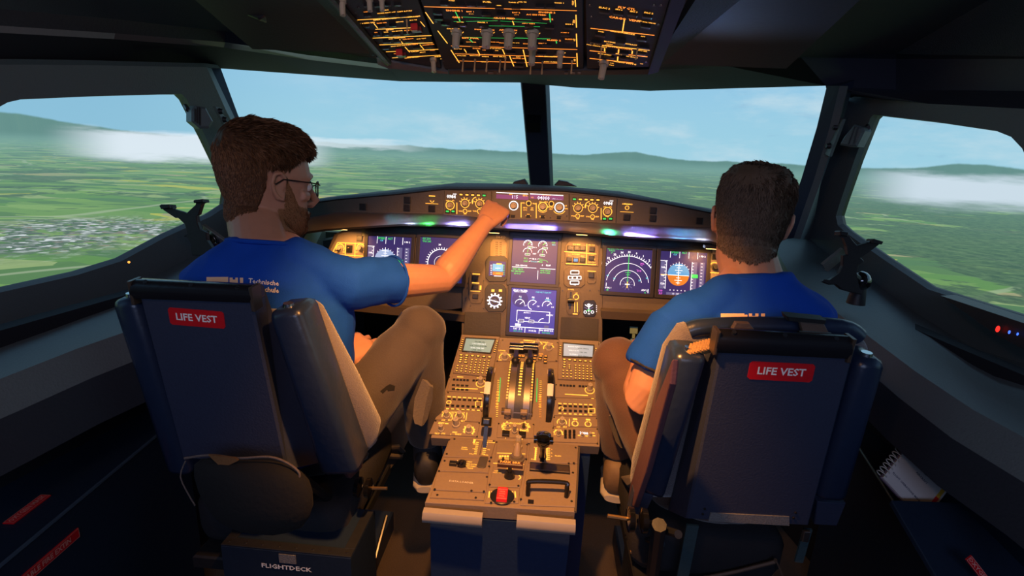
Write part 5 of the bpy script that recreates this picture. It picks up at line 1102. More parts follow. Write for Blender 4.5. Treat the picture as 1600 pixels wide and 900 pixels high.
# right seat extras
b=B(); a,c=qR([(1090,543)],.0)[0]; p0=SR_.p(*qR([(1072,549)],-.03)[0],-.03); p1=SR_.p(*qR([(1114,538)],-.03)[0],-.03)
rope=M('rope_tan',(.34,.19,.07),.9,ns=300,nb=1,cv=.4)
for k in range(9):
    c_=p0.lerp(p1,(k+.5)/9); b.tube([c_+V(-.004,0,-.014),c_+V(.001,-.010,0),c_+V(.006,0,.014)],[.0035,.0055,.0035],8)
obj('knotted_rope',b,rope,tR,smooth=True,kind='stuff')
strap=M('strap_brown',(.10,.07,.055),.5,ns=140,nb=.5,cv=.2)
for pts,nm in (([(1143,513),(1149,503),(1170,504),(1180,517)],'strap_end'),([(1246,494),(1282,498),(1296,524),(1254,522)],'shoulder_strap')):
    b=B(); x=qR(pts,-.055); b.fprism(SR_,x,-.06,-.050,.001); obj(nm,b,strap,tR)
b=B(); x=qR([(1228,493),(1290,499),(1288,505),(1230,500)],-.05); b.fprism(SR_,x,-.07,-.045,.002); obj('strap_loop',b,black,tR)
b=B(); x=qR([(1252,520),(1302,523),(1303,527),(1253,525)],-.04); b.fprism(SR_,x,-.05,-.035,.001); obj('strap_edge',b,M('strap_edge_grey',(.10,.15,.17),.5,ns=60,cv=.1),tR)
b=B(); x=qR([(1110,801),(1233,807),(1233,821),(1107,814)],.001); b.fprism(SR_,x,0,.002); lp=obj('grey_label',b,M('label_grey',(.16,.16,.16),.6,ns=300,nb=.4,cv=.5),tR)
for x,y in ((1101,795),(1098,803),(1243,801),(1240,809)): put('screw','screw',Fr(SR_.p(0,0,.001),SR_.u,SR_.v),*qR([(x,y)],.001)[0],tR,(.0025,.0025,.002))
for pts,nm in (([(990,768),(1022,774),(1006,808),(982,800)],'bolster_bracket'),([(1277,784),(1322,787),(1308,822),(1273,820)],'bolster_bracket')):
    b=B(); x=qR(pts,-.03); b.fprism(SR_,x,-.05,-.03,.002); obj(nm,b,shell_m,tR)
for a_,c_,r_ in (((1082,820),(1096,905),.012),((1262,826),(1225,872),.008)):
    p0=SR_.p(*qR([a_],-.02)[0],-.02); p1=SR_.p(*qR([c_],-.02)[0],-.02); b=B(); b.box(Fr(p0,(1,0,0),p1-p0),-r_,0,r_,(p1-p0).length,-.003,.003,.001); obj('hanging_strap',b,M('strap_teal',(.03,.06,.07),.7,ns=200,nb=.6,cv=.3),tR)
b=B(); p=SR_.p(*qR([(1259,836)],0)[0],0); b.box(Fr(p,(1,0,0),(0,0,1)),-.006,-.014,.006,.010,-.004,.004,.001); obj('strap_buckle',b,steel,tR)
b=B(); pts=[SR_.p(*qR([x],-.05)[0],-.05) for x in ((1090,905),(1150,893),(1210,878),(1212,874))]; b.tube(pts,.004,6); b.tube([pts[-1],SR_.p(*qR([(1225,905)],-.05)[0],-.05)],.002,6); obj('cord',b,M('cord_brown',(.12,.07,.045),.7,ns=90,cv=.2),tR,smooth=True)
def under(s,t,SF,q,x0,x1,zc):
    o=t.location; yb=SF.o.y
    # cushion, frame and base standing on the floor
    c0,c1=min(x0,x1),max(x0,x1)
    fr=Fr(V((c0+c1)/2,yb+.10,zc),(1,0,0),(0,1,.03)); w_=(c1-c0)/2
    b=slab(fr,[(-w_+.02,0),(w_-.02,0),(w_,.03),(w_,.36),(w_-.05,.42),(-w_+.05,.42),(-w_,.36),(-w_,.03)],-.12,0,.03); obj('seat_cushion',b,M('cushion_black_cloth',(.012,.012,.016),.9,ns=200,nb=.6,cv=.3),t,smooth='all',bevel=.03)
    b=B(); b.box(Fr(V((c0+c1)/2,yb+.10,zc-.13),(1,0,0),(0,1,0)),-w_+.01,-.02,w_-.01,.38,-.03,.0,.004); obj('seat_frame',b,gunm,t)
    b=B(); b.box(Fr(V((c0+c1)/2,yb+.36,0),(1,0,0),(0,1,0)),-.10,-.10,.10,.12,.0,zc-.16,.004); obj('pedestal_column',b,M('base_navy',(.010,.018,.04),.5,ns=80,nb=.2,cv=.1),t)
    b=B(); b.box(Fr(V((c0+c1)/2,yb+.42,0),(1,0,0),(0,1,0)),-w_*.55,-.16,w_*.55,.30,.0,.08,.006); obj('floor_track_box',b,MC['base_navy'],t)
under(-1,tL,SL_,qL,-.72,-.37,.57); under(1,tR,SR_,qR,.27,.60,.57)
# left seat: cream side of the thigh cushion, knobs, rod, bag, box
fx=-.385
b=B(); b.prism([at(x,y,x=fx) for x,y in [(568,714),(600,690),(636,632),(660,594),(668,600),(672,616),(656,660),(634,700),(628,714),(606,744),(594,755),(580,748)]],V(-.10,.02,0)); obj('canvas_side',b,canvas,tL,bevel=.012,smooth=50)
b=B(); b.tube([at(x,y,x=fx+.006) for x,y in ((598,700),(622,698),(630,706),(626,714),(600,712))],.008,8); obj('canvas_loop',b,canvas,tL,smooth=True)
def flap(pts,z_,nm,t,mir=1):
    b=B(); rg=[]
    for (x0,y0),(x1,y1) in pts:
        a=Z(x0,y0,z_); c=Z(x1,y1,z_); m_=(a+c)/2+V(0,.035,-.02)
        rg.append([a,(a+m_)/2+V(0,.008,0),m_,(c+m_)/2+V(0,.008,0),c,(c+m_)/2+V(0,-.004,0),m_+V(0,-.010,0),(a+m_)/2+V(0,-.004,0)])
    b.loft(rg); obj(nm,b,canvas,t,smooth=60)
flap([((660,592),(677,606)),((648,622),(676,624)),((645,650),(668,655)),((648,662),(662,664))],1.28,'thigh_support',tL)
flap([((951,650),(974,640)),((952,662),(984,664)),((962,690),(990,690)),((970,700),(986,698))],1.28,'thigh_support',tR)
b=B(); b.prism([at(x,y,x=.262) for x,y in [(966,745),(990,740),(998,752),(980,764)]],V(.06,.02,0)); obj('canvas_side',b,canvas,tR,bevel=.008,smooth=50)
gloss=M('knob_black_glossy',(0,0,0))
for t,(x,y),xx,sg in ((tL,(571,762),-.335,1),(tR,(992,812),.232,-1)):
    c=at(x,y,x=xx); 
    for k in range(2):
        b=B(); b.lathe(c+V(-sg*.024*k,0.0,0),V(sg,0,0),[(0,.008),(.002,.021),(.012,.023),(.014,.018),(.016,.006)],20); obj('adjusting_knob',b,gloss,t,smooth=40)
    b=B(); b.cyl(c+V(sg*.012,0,0),c+V(sg*.05,.0,.003),.004,n=8); obj('knob_shaft',b,M('shaft_brass',(.4,.26,.12),.3,.9,ns=50,cv=.1),t,smooth=True)
b=B(); b.tube([at(604,806,x=-.37),at(592,850,x=-.37),at(578,905,x=-.37)],.005,8); obj('steel_rod',b,steel,tL,smooth=True)
for p0,p1,r_ in (((520,730),(565,790),.012),((500,790),(562,805),.006),((470,745),(540,800),.010),((548,800),(528,840),.012)):
    b=B(); b.tube([at(*p0,x=-.43),at(*p1,x=-.41)],r_,8); obj('linkage_bar',b,gunm,tL,smooth=True)
for p0,p1,r_ in (((985,800),(990,900),.012),((1000,815),(1060,835),.008),((1030,820),(1020,895),.014),((980,835),(1035,850),.006)):
    b=B(); b.tube([at(*p0,x=.28),at(*p1,x=.31)],r_,8); obj('linkage_bar',b,gunm,tR,smooth=True)
b=B(); b.tube([at(984,862,x=.27),at(1005,864,x=.30)],.005,8); obj('brass_bolt',b,MC['shaft_brass'],tR,smooth=True)
# box behind the left seat's foot
bx=thing('metal_box','dark blue riveted metal box with white lettering under the left seat’s black bag','box',(-.47,.86,0))
zt=.515
cs=[at(350,842,z=zt),at(560,868,z=zt),at(553,845,z=zt),at(372,820,z=zt)]
p0=at(345,852,z=zt);p1=at(548,872,z=zt);dx=(p1-p0).normalized(); dy=V(-dx.y,dx.x,0)
w_=(p1-p0).length; BF=Fr(p0,dx,dy)
b=B(); b.box(BF,0,0,w_,.15,-.50,0,.002); obj('body',b,M('box_navy',(.010,.020,.042),.4,ns=90,nb=.2,cv=.15),bx)
b=B()
for a0,c0,a1,c1 in ((0,0,w_,.022),(0,.022,.022,.14),(w_-.022,.022,w_,.14)): b.box(BF,a0,c0,a1,c1,.0002,.003,.0006)
obj('rim_plate',b,gunm,bx,kind='stuff')
for k in range(8): put('rivet','screw',Fr(BF.p(0,0,.003),BF.u,BF.v),.012+k*(w_-.024)/7,.011,bx,(.0032,.0032,.0015))
FF=Fr(BF.p(0,-.0008,0),dx,V(0,0,1))
mk_=Marks(FF,.0006); MC['wht']=wht; mk_.txt('FLIGHTDECK',w_*.50,-.040,.0105,'wht',wide=1.25); mk_.build(bx,'lettering')
b=B(); b.box(FF,w_*.45,-.028,w_*.58,-.006,0,.001); obj('grey_label',b,MC['label_grey'],bx)
# black cloth bag with white piping
bg=thing('cloth_bag','black cloth bag with pale stitched edge hanging below the left seat’s shell','bag',(-.55,.87,.53))
zb=.90
ring_=[(290,716),(330,710),(380,718),(425,716),(460,724),(490,745),(497,790),(480,830),(430,842),(370,836),(330,815),(305,770)]
b=B(); cen=Z(395,780,zb-.03)
b.loft([[Z(x,y,zb+.05) for x,y in ring_],[Z(x,y,zb) for x,y in ring_],[Z(x,y,zb-.02).lerp(cen,.35) for x,y in ring_],[Z(x,y,zb-.03).lerp(cen,.8) for x,y in ring_]]); obj('bag_body',b,M('bag_black',(.003,.003,.0035),.9,ns=120,nb=.8,cv=.4),bg,smooth='all',sub=1)
b=B(); b.tube([Z(x,y,zb-.004) for x,y in spl([(288,716),(330,711),(372,716),(420,714),(450,724),(468,740),(462,752),(452,757)],4)],.0022,6); obj('stitched_edge',b,M('stitch_pale',(.11,.085,.075),.8,ns=300,nb=.6,cv=.5),bg,smooth=True)
b=B(); b.prism([Z(x,y,zb-.012) for x,y in ((325,711),(366,716),(372,720),(347,732))],V(0,.004,0)); obj('tan_flap',b,M('flap_tan',(.14,.065,.02),.9,ns=160,nb=.4,cv=.2),bg)
b=B(); b.tube([Z(x,y,zb-.01) for x,y in spl([(290,720),(282,745),(296,775),(305,790)],3)],.0012,5); obj('draw_cord',b,MC['stitch_pale'],bg,smooth=True)
# ---------------------------------------------------------------- tablet holders
hblk=M('holder_black',(.010,.010,.012),.5,ns=120,nb=.2,cv=.1)
def holder(lab,org,sc,ypl,outline,pads,rail,extra,s):
    cx=lambda p:(org[0]+p[0]/sc,org[1]+p[1]/sc)
    base=at(*cx(extra['foot']),y=ypl); HF=Fr(at(*cx(outline[0]),y=ypl),(1,0,0),(0,.15,1))
    t=thing('tablet_holder',lab,'holder',base,'tablet holders beside the side windows')
    b=B(); b.fprism(HF,[HF.px(*cx(p)) for p in outline],0,.012,.002); obj('claw_plate',b,hblk,t)
    for p in pads:
        b=B(); b.fprism(HF,[HF.px(*cx(k)) for k in p],-.004,.022,.002); obj('rubber_grip',b,black,t)
    r=[at(*cx(p),y=ypl+.05) for p in rail]
    ax=(r[1]-r[0]).normalized(); RF=Fr(r[0],ax,V(0,-.3,1)); L_=(r[1]-r[0]).length
    b=B(); b.box(RF,0,-.016,L_,.016,0,.003,.0005); b.box(RF,0,-.016,L_,-.012,.003,.009,.0005); b.box(RF,0,.012,L_,.016,.003,.009,.0005); obj('mounting_rail',b,M('rail_alu',(.62,.62,.60),.3,.9,ns=60,cv=.1),t)
    put('screw','screw',Fr(RF.p(0,0,.003),RF.u,RF.v),L_*.2,0,t,(.004,.004,.002)); put('screw','screw',Fr(RF.p(0,0,.003),RF.u,RF.v),L_*.8,0,t,(.004,.004,.002))
    c=at(*cx(extra['ball']),y=ypl+.04); b=B(); b.ball(c,.024,(1,1,1.1),16); obj('ball_joint',b,gloss,t,smooth=True)
    b=B(); b.tube([c,HF.p(*HF.px(*cx(extra['mid'])),0)],.010,10); obj('joint_arm',b,hblk,t,smooth=True)
    b=B(); b.cyl(c+V(0,0,-.06),c+V(0,0,-.01),.022,.016,16); obj('mount_foot',b,hblk,t,smooth=40)
holder('black claw tablet holder on an aluminium rail, left of the bearded pilot’s head',(250,290),8.185,1.20,
 [(450,890),(440,760),(380,650),(345,655),(395,625),(350,490),(265,410),(235,415),(80,310),(70,260),(185,250),(205,300),(310,330),(375,355),(500,240),(510,190),(610,180),(615,215),(575,230),(530,370),(505,380),(515,470),(545,560),(630,600),(640,700),(710,800),(680,900)],
 [[(68,262),(92,245),(190,245),(200,290),(90,305)],[(497,200),(515,186),(612,178),(620,215),(505,228)]],[(560,540),(880,770)],dict(foot=(560,880),ball=(640,740),mid=(540,700)),-1)
holder('black claw tablet holder with round ball joint, by the right side window',(1260,340),6.43,1.30,
 [(130,640),(150,620),(200,630),(300,560),(340,480),(345,380),(390,370),(380,290),(345,200),(290,175),(300,140),(385,150),(440,230),(490,280),(600,245),(625,215),(718,240),(700,270),(600,345),(520,400),(555,435),(500,480),(480,560),(490,640),(525,770),(440,750),(330,720),(270,670),(200,670)],
 [[(290,140),(300,132),(375,148),(370,190),(292,178)],[(612,218),(630,212),(720,240),(705,268),(610,258)]],[(390,350),(190,510)],dict(foot=(400,740),ball=(545,640),mid=(440,560)),1)
# lamps on the posts
pl_m=M('post_lamp_grey',(.10,.13,.14),.45,ns=90,nb=.2,cv=.1)
def postlamp(lab,fr,outl,ribs,strip,s):
    t=thing('reading_lamp',lab,'lamp',fr.q(*outl[2]),'ribbed lamp heads on the window posts')
    b=B(); b.fprism(fr,[fr.px(*p) for p in outl],-.015,.03,.006); obj('lamp_head',b,pl_m,t)
    for p in ribs:
        b=B(); b.tube([fr.q(*k,.031) for k in p],.0022,6); obj('rib',b,black,t,smooth=True)
    b=B(); b.tube([fr.q(*outl[0],-.05),fr.q(*outl[1],0)],.006,8); obj('bracket',b,black,t)
    return t
fL=Fr(at(312,182,x=-.93),(.6,.8,0),(0,0,1)); postlamp('ribbed dark lamp head on the left window post',fL,[(300,165),(294,172),(294,190),(307,201),(322,200),(328,190),(316,168)],[[(298,170),(298,190)],[(302,168),(302,193)],[(306,168),(306,196)]],0,-1)
fR=Fr(at(1340,210,x=.885),(.6,-.8,0),(0,0,1)); postlamp('ribbed dark lamp head on the right window post',fR,[(1342,195),(1356,200),(1358,206),(1346,230),(1334,230),(1319,227),(1326,214),(1338,200)],[[(1349,200),(1342,226)],[(1344,199),(1334,226)]],0,1)
for s,c,nm in ((1,[(1312,182),(1322,186),(1300,245),(1291,240)],'right'),(-1,[(332,166),(340,168),(352,192),(346,194)],'left')):
    p=[at(x,y,x=s*(.865 if s>0 else .93)) for x,y in c]; n_=(p[1]-p[0]).cross(p[2]-p[0]).normalized(); n_*=(-1 if n_.dot(V(-s,-1,0))<0 else 1)
    t=thing('latch_plate','narrow latch plate with two dark fittings on the '+nm+' windscreen post','plate',p[2]); b=B(); b.prism(p,n_*.008); obj('plate',b,pl_m,t,bevel=.001)
    for k in (.25,.75):
        c_=p[0].lerp(p[3],k).lerp(p[1].lerp(p[2],k),.5)+n_*.008; b=B(); b.cyl(c_,c_+n_*.010,.009,.006,12); obj('fitting',b,black,t,smooth=40)
# fins hanging from the ceiling
for nm,pts,sh in (('left',[(300,-70),(410,-60),(414,24),(404,31),(362,14)],-1),('right',[(1190,-70),(1330,-60),(1212,28),(1178,40),(1176,33)],1)):
    b=B(); pp=[at(x,y,y=1.02) for x,y in pts]; b.prism(pp,V(0,.03,0)); o=obj('ceiling_fin',b,blackp,bevel=.004); tag(o,'pointed dark visor arm hanging from the '+nm+' of the ceiling','visor','visor arms')
# ---------------------------------------------------------------- side consoles, notebook, placards
cn=M('console_navy',(.012,.024,.048),.45,ns=120,nb=.3,cv=.2)
def console(nm,lab,outer,zt,s):
    t=thing('side_console',lab,'console',outer[0]*0+V(s*.95,.7,0),'side consoles'); pts=[Vector((p.x,p.y,zt)) for p in outer]
    b=B(); b.prism([V(p.x,p.y,0) for p in pts],V(0,0,zt)); obj('body',b,cn,t)
    return t
zc=.60
lc=[at(x,y,z=zc) for x,y in ((247,680),(0,886))]; d_=(lc[1]-lc[0]); e0=lc[0]-d_*.25; e1=lc[0]+d_*3.0
tcl=console('l','dark navy side console left of the left seat, with a thin red placard',[e0,e1,V(-1.20,e1.y,0),V(-1.10,e0.y+.05,0)],zc,-1)
b=B(); b.tube([V(e0.x,e0.y,zc+.002),V(e1.x,e1.y,zc+.002)],.004,6); obj('edge_trim',b,M('edge_blue_grey',(.05,.08,.12),.35,ns=60,cv=.1),tcl,smooth=True)
rc_=[at(x,y,z=zc) for x,y in ((1345,705),(1470,900))]; d_=(rc_[1]-rc_[0]); f0=rc_[0]-d_*.35; f1=rc_[0]+d_*4
tcr=console('r','dark navy side console right of the right seat holding the notebook',[f0,f1,V(1.20,f1.y,0),V(1.10,f0.y+.05,0)],zc,1)
b=B(); b.tube([V(f0.x,f0.y,zc+.002),V(f1.x,f1.y,zc+.002)],.004,6); obj('edge_trim',b,MC['edge_blue_grey'],tcr,smooth=True)
b=B(); b.prism([Z(1392,781,1.05),Z(1499,785,1.055),Z(1640,925,.97),Z(1480,930,.93)],V(0,.004,-.012)); obj('pocket_front',b,cn,tcr,bevel=.002)
def strip(lab,p,txt):
    c=sum(p,V(0,0,0))/4; u=((p[1]-p[0])+(p[2]-p[3])).normalized(); v=(p[0]-p[3]); fr=Fr(c,u,v)
    if fr.n.dot(CP-c)<0: fr.n=-fr.n
    w_=((p[1]-p[0]).length+(p[2]-p[3]).length)/2; h_=(v-u*v.dot(u)).length
    t=thing('placard',lab,'placard',c,None)
    b=B(); b.box(fr,-w_/2,-h_/2,w_/2,h_/2,.0005,.003); obj('plate',b,red_m,t)
    mk_=Marks(fr,.0036); MC['pnk']=M('placard_pink_print',(.75,.35,.30),.5,ns=60,cv=.05); hh=h_*.5; mk_.txt(txt,0,0,hh,'pnk',wide=min(1.6,w_*.9/(len(txt)*hh*1.42*.62)))
    mk_.fr_(-w_/2+.001,-h_/2+.001,w_/2-.001,h_/2-.001,.0008,'pnk'); mk_.build(t,'lettering')
strip('small dim red placard on top of the left side console',[at(x,y,z=zc+.001) for x,y in ((10,815),(68,772),(76,778),(16,824))],'OXYGEN MASK')
sf=Fr(V(e0.x,e0.y,.3),(e1-e0).normalized(),(0,0,1))
strip('bright red lettered fire extinguisher placard at the lower left corner',[sf.q(x,y) for x,y in ((-12,938),(117,828),(126,835),(-4,950))],'PORTABLE FIRE EXTIN')
strip('small red placard on the right side console at the lower right corner',[Z(x,y,.925) for x,y in ((1517,868),(1546,905),(1536,911),(1506,872))],'OXYGEN')
# notebook
NF0=at(1435,735,y=1.02); nb_=thing('notebook','spiral bound white booklet with red and yellow edge stripe, lower right','notebook',at(1440,781,y=.99))
cp=[Z(1379,746,1.09),Z(1440,680,1.12),Z(1502,746,1.11),Z(1441,812,1.08)]
u=(cp[2]-cp[1]).normalized(); v=(cp[1]-cp[0]); NF=Fr(cp[0],u,v); v=NF.v*v.dot(NF.v)
if NF.n.dot(CP-cp[0])<0: NF.n=-NF.n
W_=(cp[2]-cp[1]).length; H_=v.length
pap=M('booklet_white',(.62,.60,.58),.6,ns=60,cv=.04)
b=B(); b.box(NF,.0,-.002,W_+.006,H_+.003,-.008,-.005); obj('back_cover',b,M('back_cover_purple',(.10,.07,.12),.4,ns=60,cv=.1),nb_)
b=B(); 
b.box(NF,.002,0,W_+.002,H_,-.005,0); obj('page_block',b,pap,nb_)
b=B(); b.box(NF,0,0,W_,H_,.0003,.0012); obj('front_cover',b,pap,nb_)
mk_=Marks(Fr(NF.p(0,0,.0014),NF.u,NF.v),.0003); 
if NF.u.cross(NF.v).dot(NF.n)<0: mk_.fr.n=NF.n
MC['navyink']=M('ink_navy',(.06,.08,.14),.6,ns=40,cv=.1); MC['yel']=M('stripe_yellow',(.75,.42,.03),.6,ns=40,cv=.1); MC['rd']=M('stripe_red',(.65,.02,.03),.6,ns=40,cv=.1)
mk_.rc(W_*.90,H_*.45,W_*.97,H_*.95,'yel'); mk_.rc(W_*.90,H_*.05,W_*.97,H_*.45,'rd')
mk_.arc(W_*.52,H_*.62,.006,0,360,.005,'navyink'); mk_.txt('AIRCRAFT',W_*.52,H_*.48,.005,'navyink',rot=0); mk_.txt('FLIGHT OPERATIONS MANUAL',W_*.45,H_*.18,.0045,'navyink')
mk_.build(nb_,'print')
for k in range(12):
    c=NF.p(0,H_*(k+.5)/12,-.003); b=B(); b.tube([c+NF.u*(-.004+math.cos(q)*.010)+NF.n*(math.sin(q)*.009) for q in [rad(30*j) for j in range(12)]],.0012,5); obj('wire_ring',b,M('wire_white',(.55,.55,.5),.4,ns=40,cv=.05),nb_,smooth=True)
# red and blue indicator lights beyond the right window's edge
b=B(); b.prism([at(x,y,x=1.02) for x,y in ((1470,462),(1600,505),(1640,520),(1700,600),(1560,525))],V(.05,.02,0)); o=obj('trim_20',b,black); o['kind']='structure'
for px_,py_,m_,nm,r_ in ((1559,514,red_e,'red',.0055),(1577,519,blue_e,'blue',.003),(1590,522,blue_e,'blue',.0025)):
    c=at(px_,py_,x=1.012); b=B(); b.ball(c,r_,(.6,.7,1.3),10); o=obj('indicator_light',b,m_,smooth=True); tag(o,'glowing red indicator light under the right side window' if nm=='red' else 'tiny blue indicator light, '+('nearer to' if px_==1577 else 'farther from')+' the red one under the right window','light')
c=at(190,409,x=-1.06)+V(.02,0,0); b=B(); b.ball(c,.003,n=8); o=obj('indicator_light',b,EM('orange_led',(1,.35,.05),2),smooth=True); tag(o,'tiny orange light on the lower edge of the left side window','light')
# ---------------------------------------------------------------- people
def remesh(b,voxel,it=4,name='tmp'):
    bm=b.b if isinstance(b,B) else b
    bmesh.ops.recalc_face_normals(bm,faces=bm.faces)
    me=bpy.data.meshes.new('tmp'); bm.to_mesh(me); bm.free(); o=bpy.data.objects.new('tmp',me); COL.objects.link(o)
    m=o.modifiers.new('r','REMESH'); m.mode='VOXEL'; m.voxel_size=voxel
    m=o.modifiers.new('s','SMOOTH'); m.factor=.5; m.iterations=it
    bpy.context.view_layer.update(); dg=bpy.context.evaluated_depsgraph_get()
    out=bpy.data.meshes.new_from_object(o.evaluated_get(dg)); r=bmesh.new(); r.from_mesh(out)
    bpy.data.objects.remove(o); bpy.data.meshes.remove(me); bpy.data.meshes.remove(out); return r
def ell(c,u,v,ru,rv,n=20,e=2.0):
    out=[]
    for k in range(n):
        q=2*math.pi*k/n; cc,ss=math.cos(q),math.sin(q)
        out.append(c+u*ru*math.copysign(abs(cc)**(2/e),cc)+v*rv*math.copysign(abs(ss)**(2/e),ss))
    return out
def head_mesh(b,T,beard=False):
    """T: head frame matrix (x right, y face, z up)"""
    X=T.to_3x3()@V(1,0,0);Y=T.to_3x3()@V(0,1,0);O=T.translation; Zv=T.to_3x3()@V(0,0,1)
    rg=[]
    for z,yb,yf,hw in ((.128,-.040,.020,.030),(.120,-.066,.046,.050),(.102,-.086,.068,.065),(.075,-.099,.084,.074),(.045,-.105,.092,.078),(.022,-.104,.097,.078),(.0,-.101,.090,.076),(-.025,-.093,.088,.073),(-.05,-.080,.089,.069),(-.072,-.060,.089,.064),(-.092,-.035,.088,.056),(-.108,-.005,.085,.044),(-.119,.025,.076,.028)):
        rg.append(ell(O+Zv*z+Y*((yb+yf)/2),X,Y,hw,(yf-yb)/2,24,2.25))
    b.loft(rg)
    P_=lambda x,y,z:O+X*x+Y*y+Zv*z
    b.tube([P_(0,.092,.012),P_(0,.100,-.012),P_(0,.116,-.034),P_(0,.104,-.045),P_(0,.088,-.048)],[.008,.010,.012,.011,.006],10)
    for s in (-1,1):
        b.tube([P_(s*.006,.088,-.040),P_(s*.013,.100,-.041),P_(s*.014,.090,-.044)],[.006,.007,.004],8)
        b.tube([P_(s*.012,.090,.020),P_(s*.030,.090,.026),P_(s*.052,.076,.018)],[.006,.007,.005],8)
        b.tube([P_(s*.045,.072,-.022),P_(s*.062,.055,-.020)],[.014,.012],8)
        # ear: rim, bowl and lobe
        e=[P_(s*(.074+.012*w_),y,z) for y,z,w_ in ((.012,-.002,0),(.010,.018,.5),(-.002,.030,1),(-.016,.026,1.2),(-.021,.008,1.2),(-.016,-.012,.9),(-.006,-.026,.5),(.006,-.030,.2),(.010,-.016,0))]
        b.tube(e,[.004,.0045,.005,.005,.0048,.0045,.006,.006,.004],8)
        b.loft([ell(P_(s*.070,-.002,.0),Y,Zv,.016,.028,14),ell(P_(s*.079,-.005,.0),Y,Zv,.013,.022,14)])
    b.tube([P_(-.022,.088,-.070),P_(0,.096,-.067),P_(.022,.088,-.070)],[.003,.0055,.003],8)
    b.tube([P_(-.020,.087,-.078),P_(0,.094,-.077),P_(.020,.087,-.078)],[.003,.006,.003],8)
    b.ball(P_(0,.078,-.104),.016,n=12)
def hand(b,wr,d,n,side,curl,sc=1,spread=.0,thumb=None):
    """wrist, direction to knuckles, back-of-hand normal, thumb side, finger curls (3 bends)"""
    d=d.normalized(); n=(n-d*n.dot(d)).normalized(); side=(side-d*side.dot(d)-n*side.dot(n)).normalized()
    rg=[ell(wr+d*(x*sc)-n*(o_*sc),side,n,w_*sc,h*sc,18,2.6) for x,w_,h,o_ in ((-.02,.026,.020,0),(.0,.027,.019,0),(.02,.033,.018,0),(.05,.040,.016,0),(.078,.042,.014,.001),(.090,.040,.010,.003))]
    b.loft(rg)
    for k,(off,L_,r_) in enumerate(((.033,.070,.0086),(.011,.078,.0090),(-.011,.073,.0086),(-.032,.057,.0076))):
        p=wr+d*((.084-abs(k-1)*.003)*sc)+side*(off*sc)-n*.003*sc; dd=(d+side*spread*(1.2-k)).normalized(); pts=[p-dd*.02*sc,p]; a=0
        for f,c in zip((.46,.30,.24),curl if not isinstance(curl[0],(list,tuple)) else curl[k]):
            a+=rad(c); e=dd*math.cos(a)-n*math.sin(a); p=p+e*(L_*f*sc); pts.append(p)
        b.tube(pts,[r_*sc*1.0,r_*sc*1.08,r_*sc,r_*sc*.92,r_*sc*.72],10)
        b.ball(pts[1]+n*.003*sc,r_*1.22*sc,n=10)
    p=wr+d*.018*sc+side*.024*sc-n*.004*sc; th=thumb or [side*.55+d*.8-n*.35,side*.15+d*.9-n*.45,side*-.1+d*.8-n*.6]
    pts=[p]
    for L_,e in zip((.040,.032,.026),th): p=p+e.normalized()*L_*sc; pts.append(p)
    b.tube(pts,[.014*sc,.012*sc,.0102*sc,.008*sc],10)
skin=M('skin',(.47,.235,.15),.5,ns=60,nb=.12,cv=.10,sub=.08); shirt=M('royal_blue_cotton',(.006,.062,.44),.85,ns=500,nb=.35,cv=.10,spec=.15)
def shirt_mat():
    return shirt
def folds(bm,amp,fn):
    bm.normal_update()
    for v in bm.verts: v.co+=v.normal*fn(v.co)*amp
def cloth_obj(name,bm,mat,t):
    return obj(name,bm,mat,t,smooth='all')
def hair_obj(name,bm_src,T,mask,thick,t,mat,density,L_,grow,seed=1):
    """a cap cut from the head surface plus thin locks growing from it"""
    Ti=T.inverted(); R_=random.Random(seed); nb=B(); vm={}
    bm_src.normal_update(); bm_src.verts.ensure_lookup_table()
    faces=[f for f in bm_src.faces if all(mask(Ti@v.co)>0 for v in f.verts)]
    for f in faces:
        vs=[]
        for v in f.verts:
            if v.index not in vm:
                l=Ti@v.co; k=mask(l); h=thick(l)*min(1,k/.012)
                h*=1+.22*noise.noise(l*42)+.12*noise.noise(V(l.x*160,l.y*40,l.z*40))
                vm[v.index]=nb.b.verts.new(v.co+v.normal*(h+.0006))
            vs.append(vm[v.index])
        try: nb.b.faces.new(vs)
        except ValueError: pass
    nb.b.faces.ensure_lookup_table(); area=[f.calc_area() for f in nb.b.faces]; tot=sum(area); fl=list(nb.b.faces); nb.b.normal_update()
    T3=T.to_3x3(); new=[]
    for f in R_.choices(fl,area,k=density):
        w=[R_.random() for _ in f.verts]; s_=sum(w); p=sum((v.co*(x/s_) for v,x in zip(f.verts,w)),V(0,0,0)); l=Ti@p
        g=T3@grow(l,R_); g=(g-f.normal*g.dot(f.normal)*.8).normalized(); L=L_(l)*R_.uniform(.6,1.2); sd=g.cross(f.normal).normalized()*R_.uniform(.0006,.0011)
        up=f.normal*R_.uniform(.10,.42)
        new.append((p-sd-f.normal*.001,p+sd-f.normal*.001,p+(g+up*.7).normalized()*L*.55+sd*.6,p+(g+up*.25+V(R_.gauss(0,.08),R_.gauss(0,.08),R_.gauss(0,.08))).normalized()*L))
    for a,b_,c,d_ in new:
        vs=[nb.b.verts.new(x) for x in (a,b_,c,d_)]; nb.b.faces.new(vs[:3]); nb.b.faces.new((vs[0],vs[2],vs[3]))
    o=obj(name,nb,mat,t,smooth='all'); return o
def hairmat(name,a,b_):
    m=M(name,a,.55,ns=1,spec=.2); t=m.node_tree; n=t.nodes; bs=n['Principled BSDF']
    g=n.new('ShaderNodeNewGeometry'); r=n.new('ShaderNodeValToRGB'); r.color_ramp.elements[0].color=(*a,1); r.color_ramp.elements[1].color=(*b_,1); t.links.new(g.outputs['Random Per Island'],r.inputs[0]); t.links.new(r.outputs[0],bs.inputs['Base Color']); return m
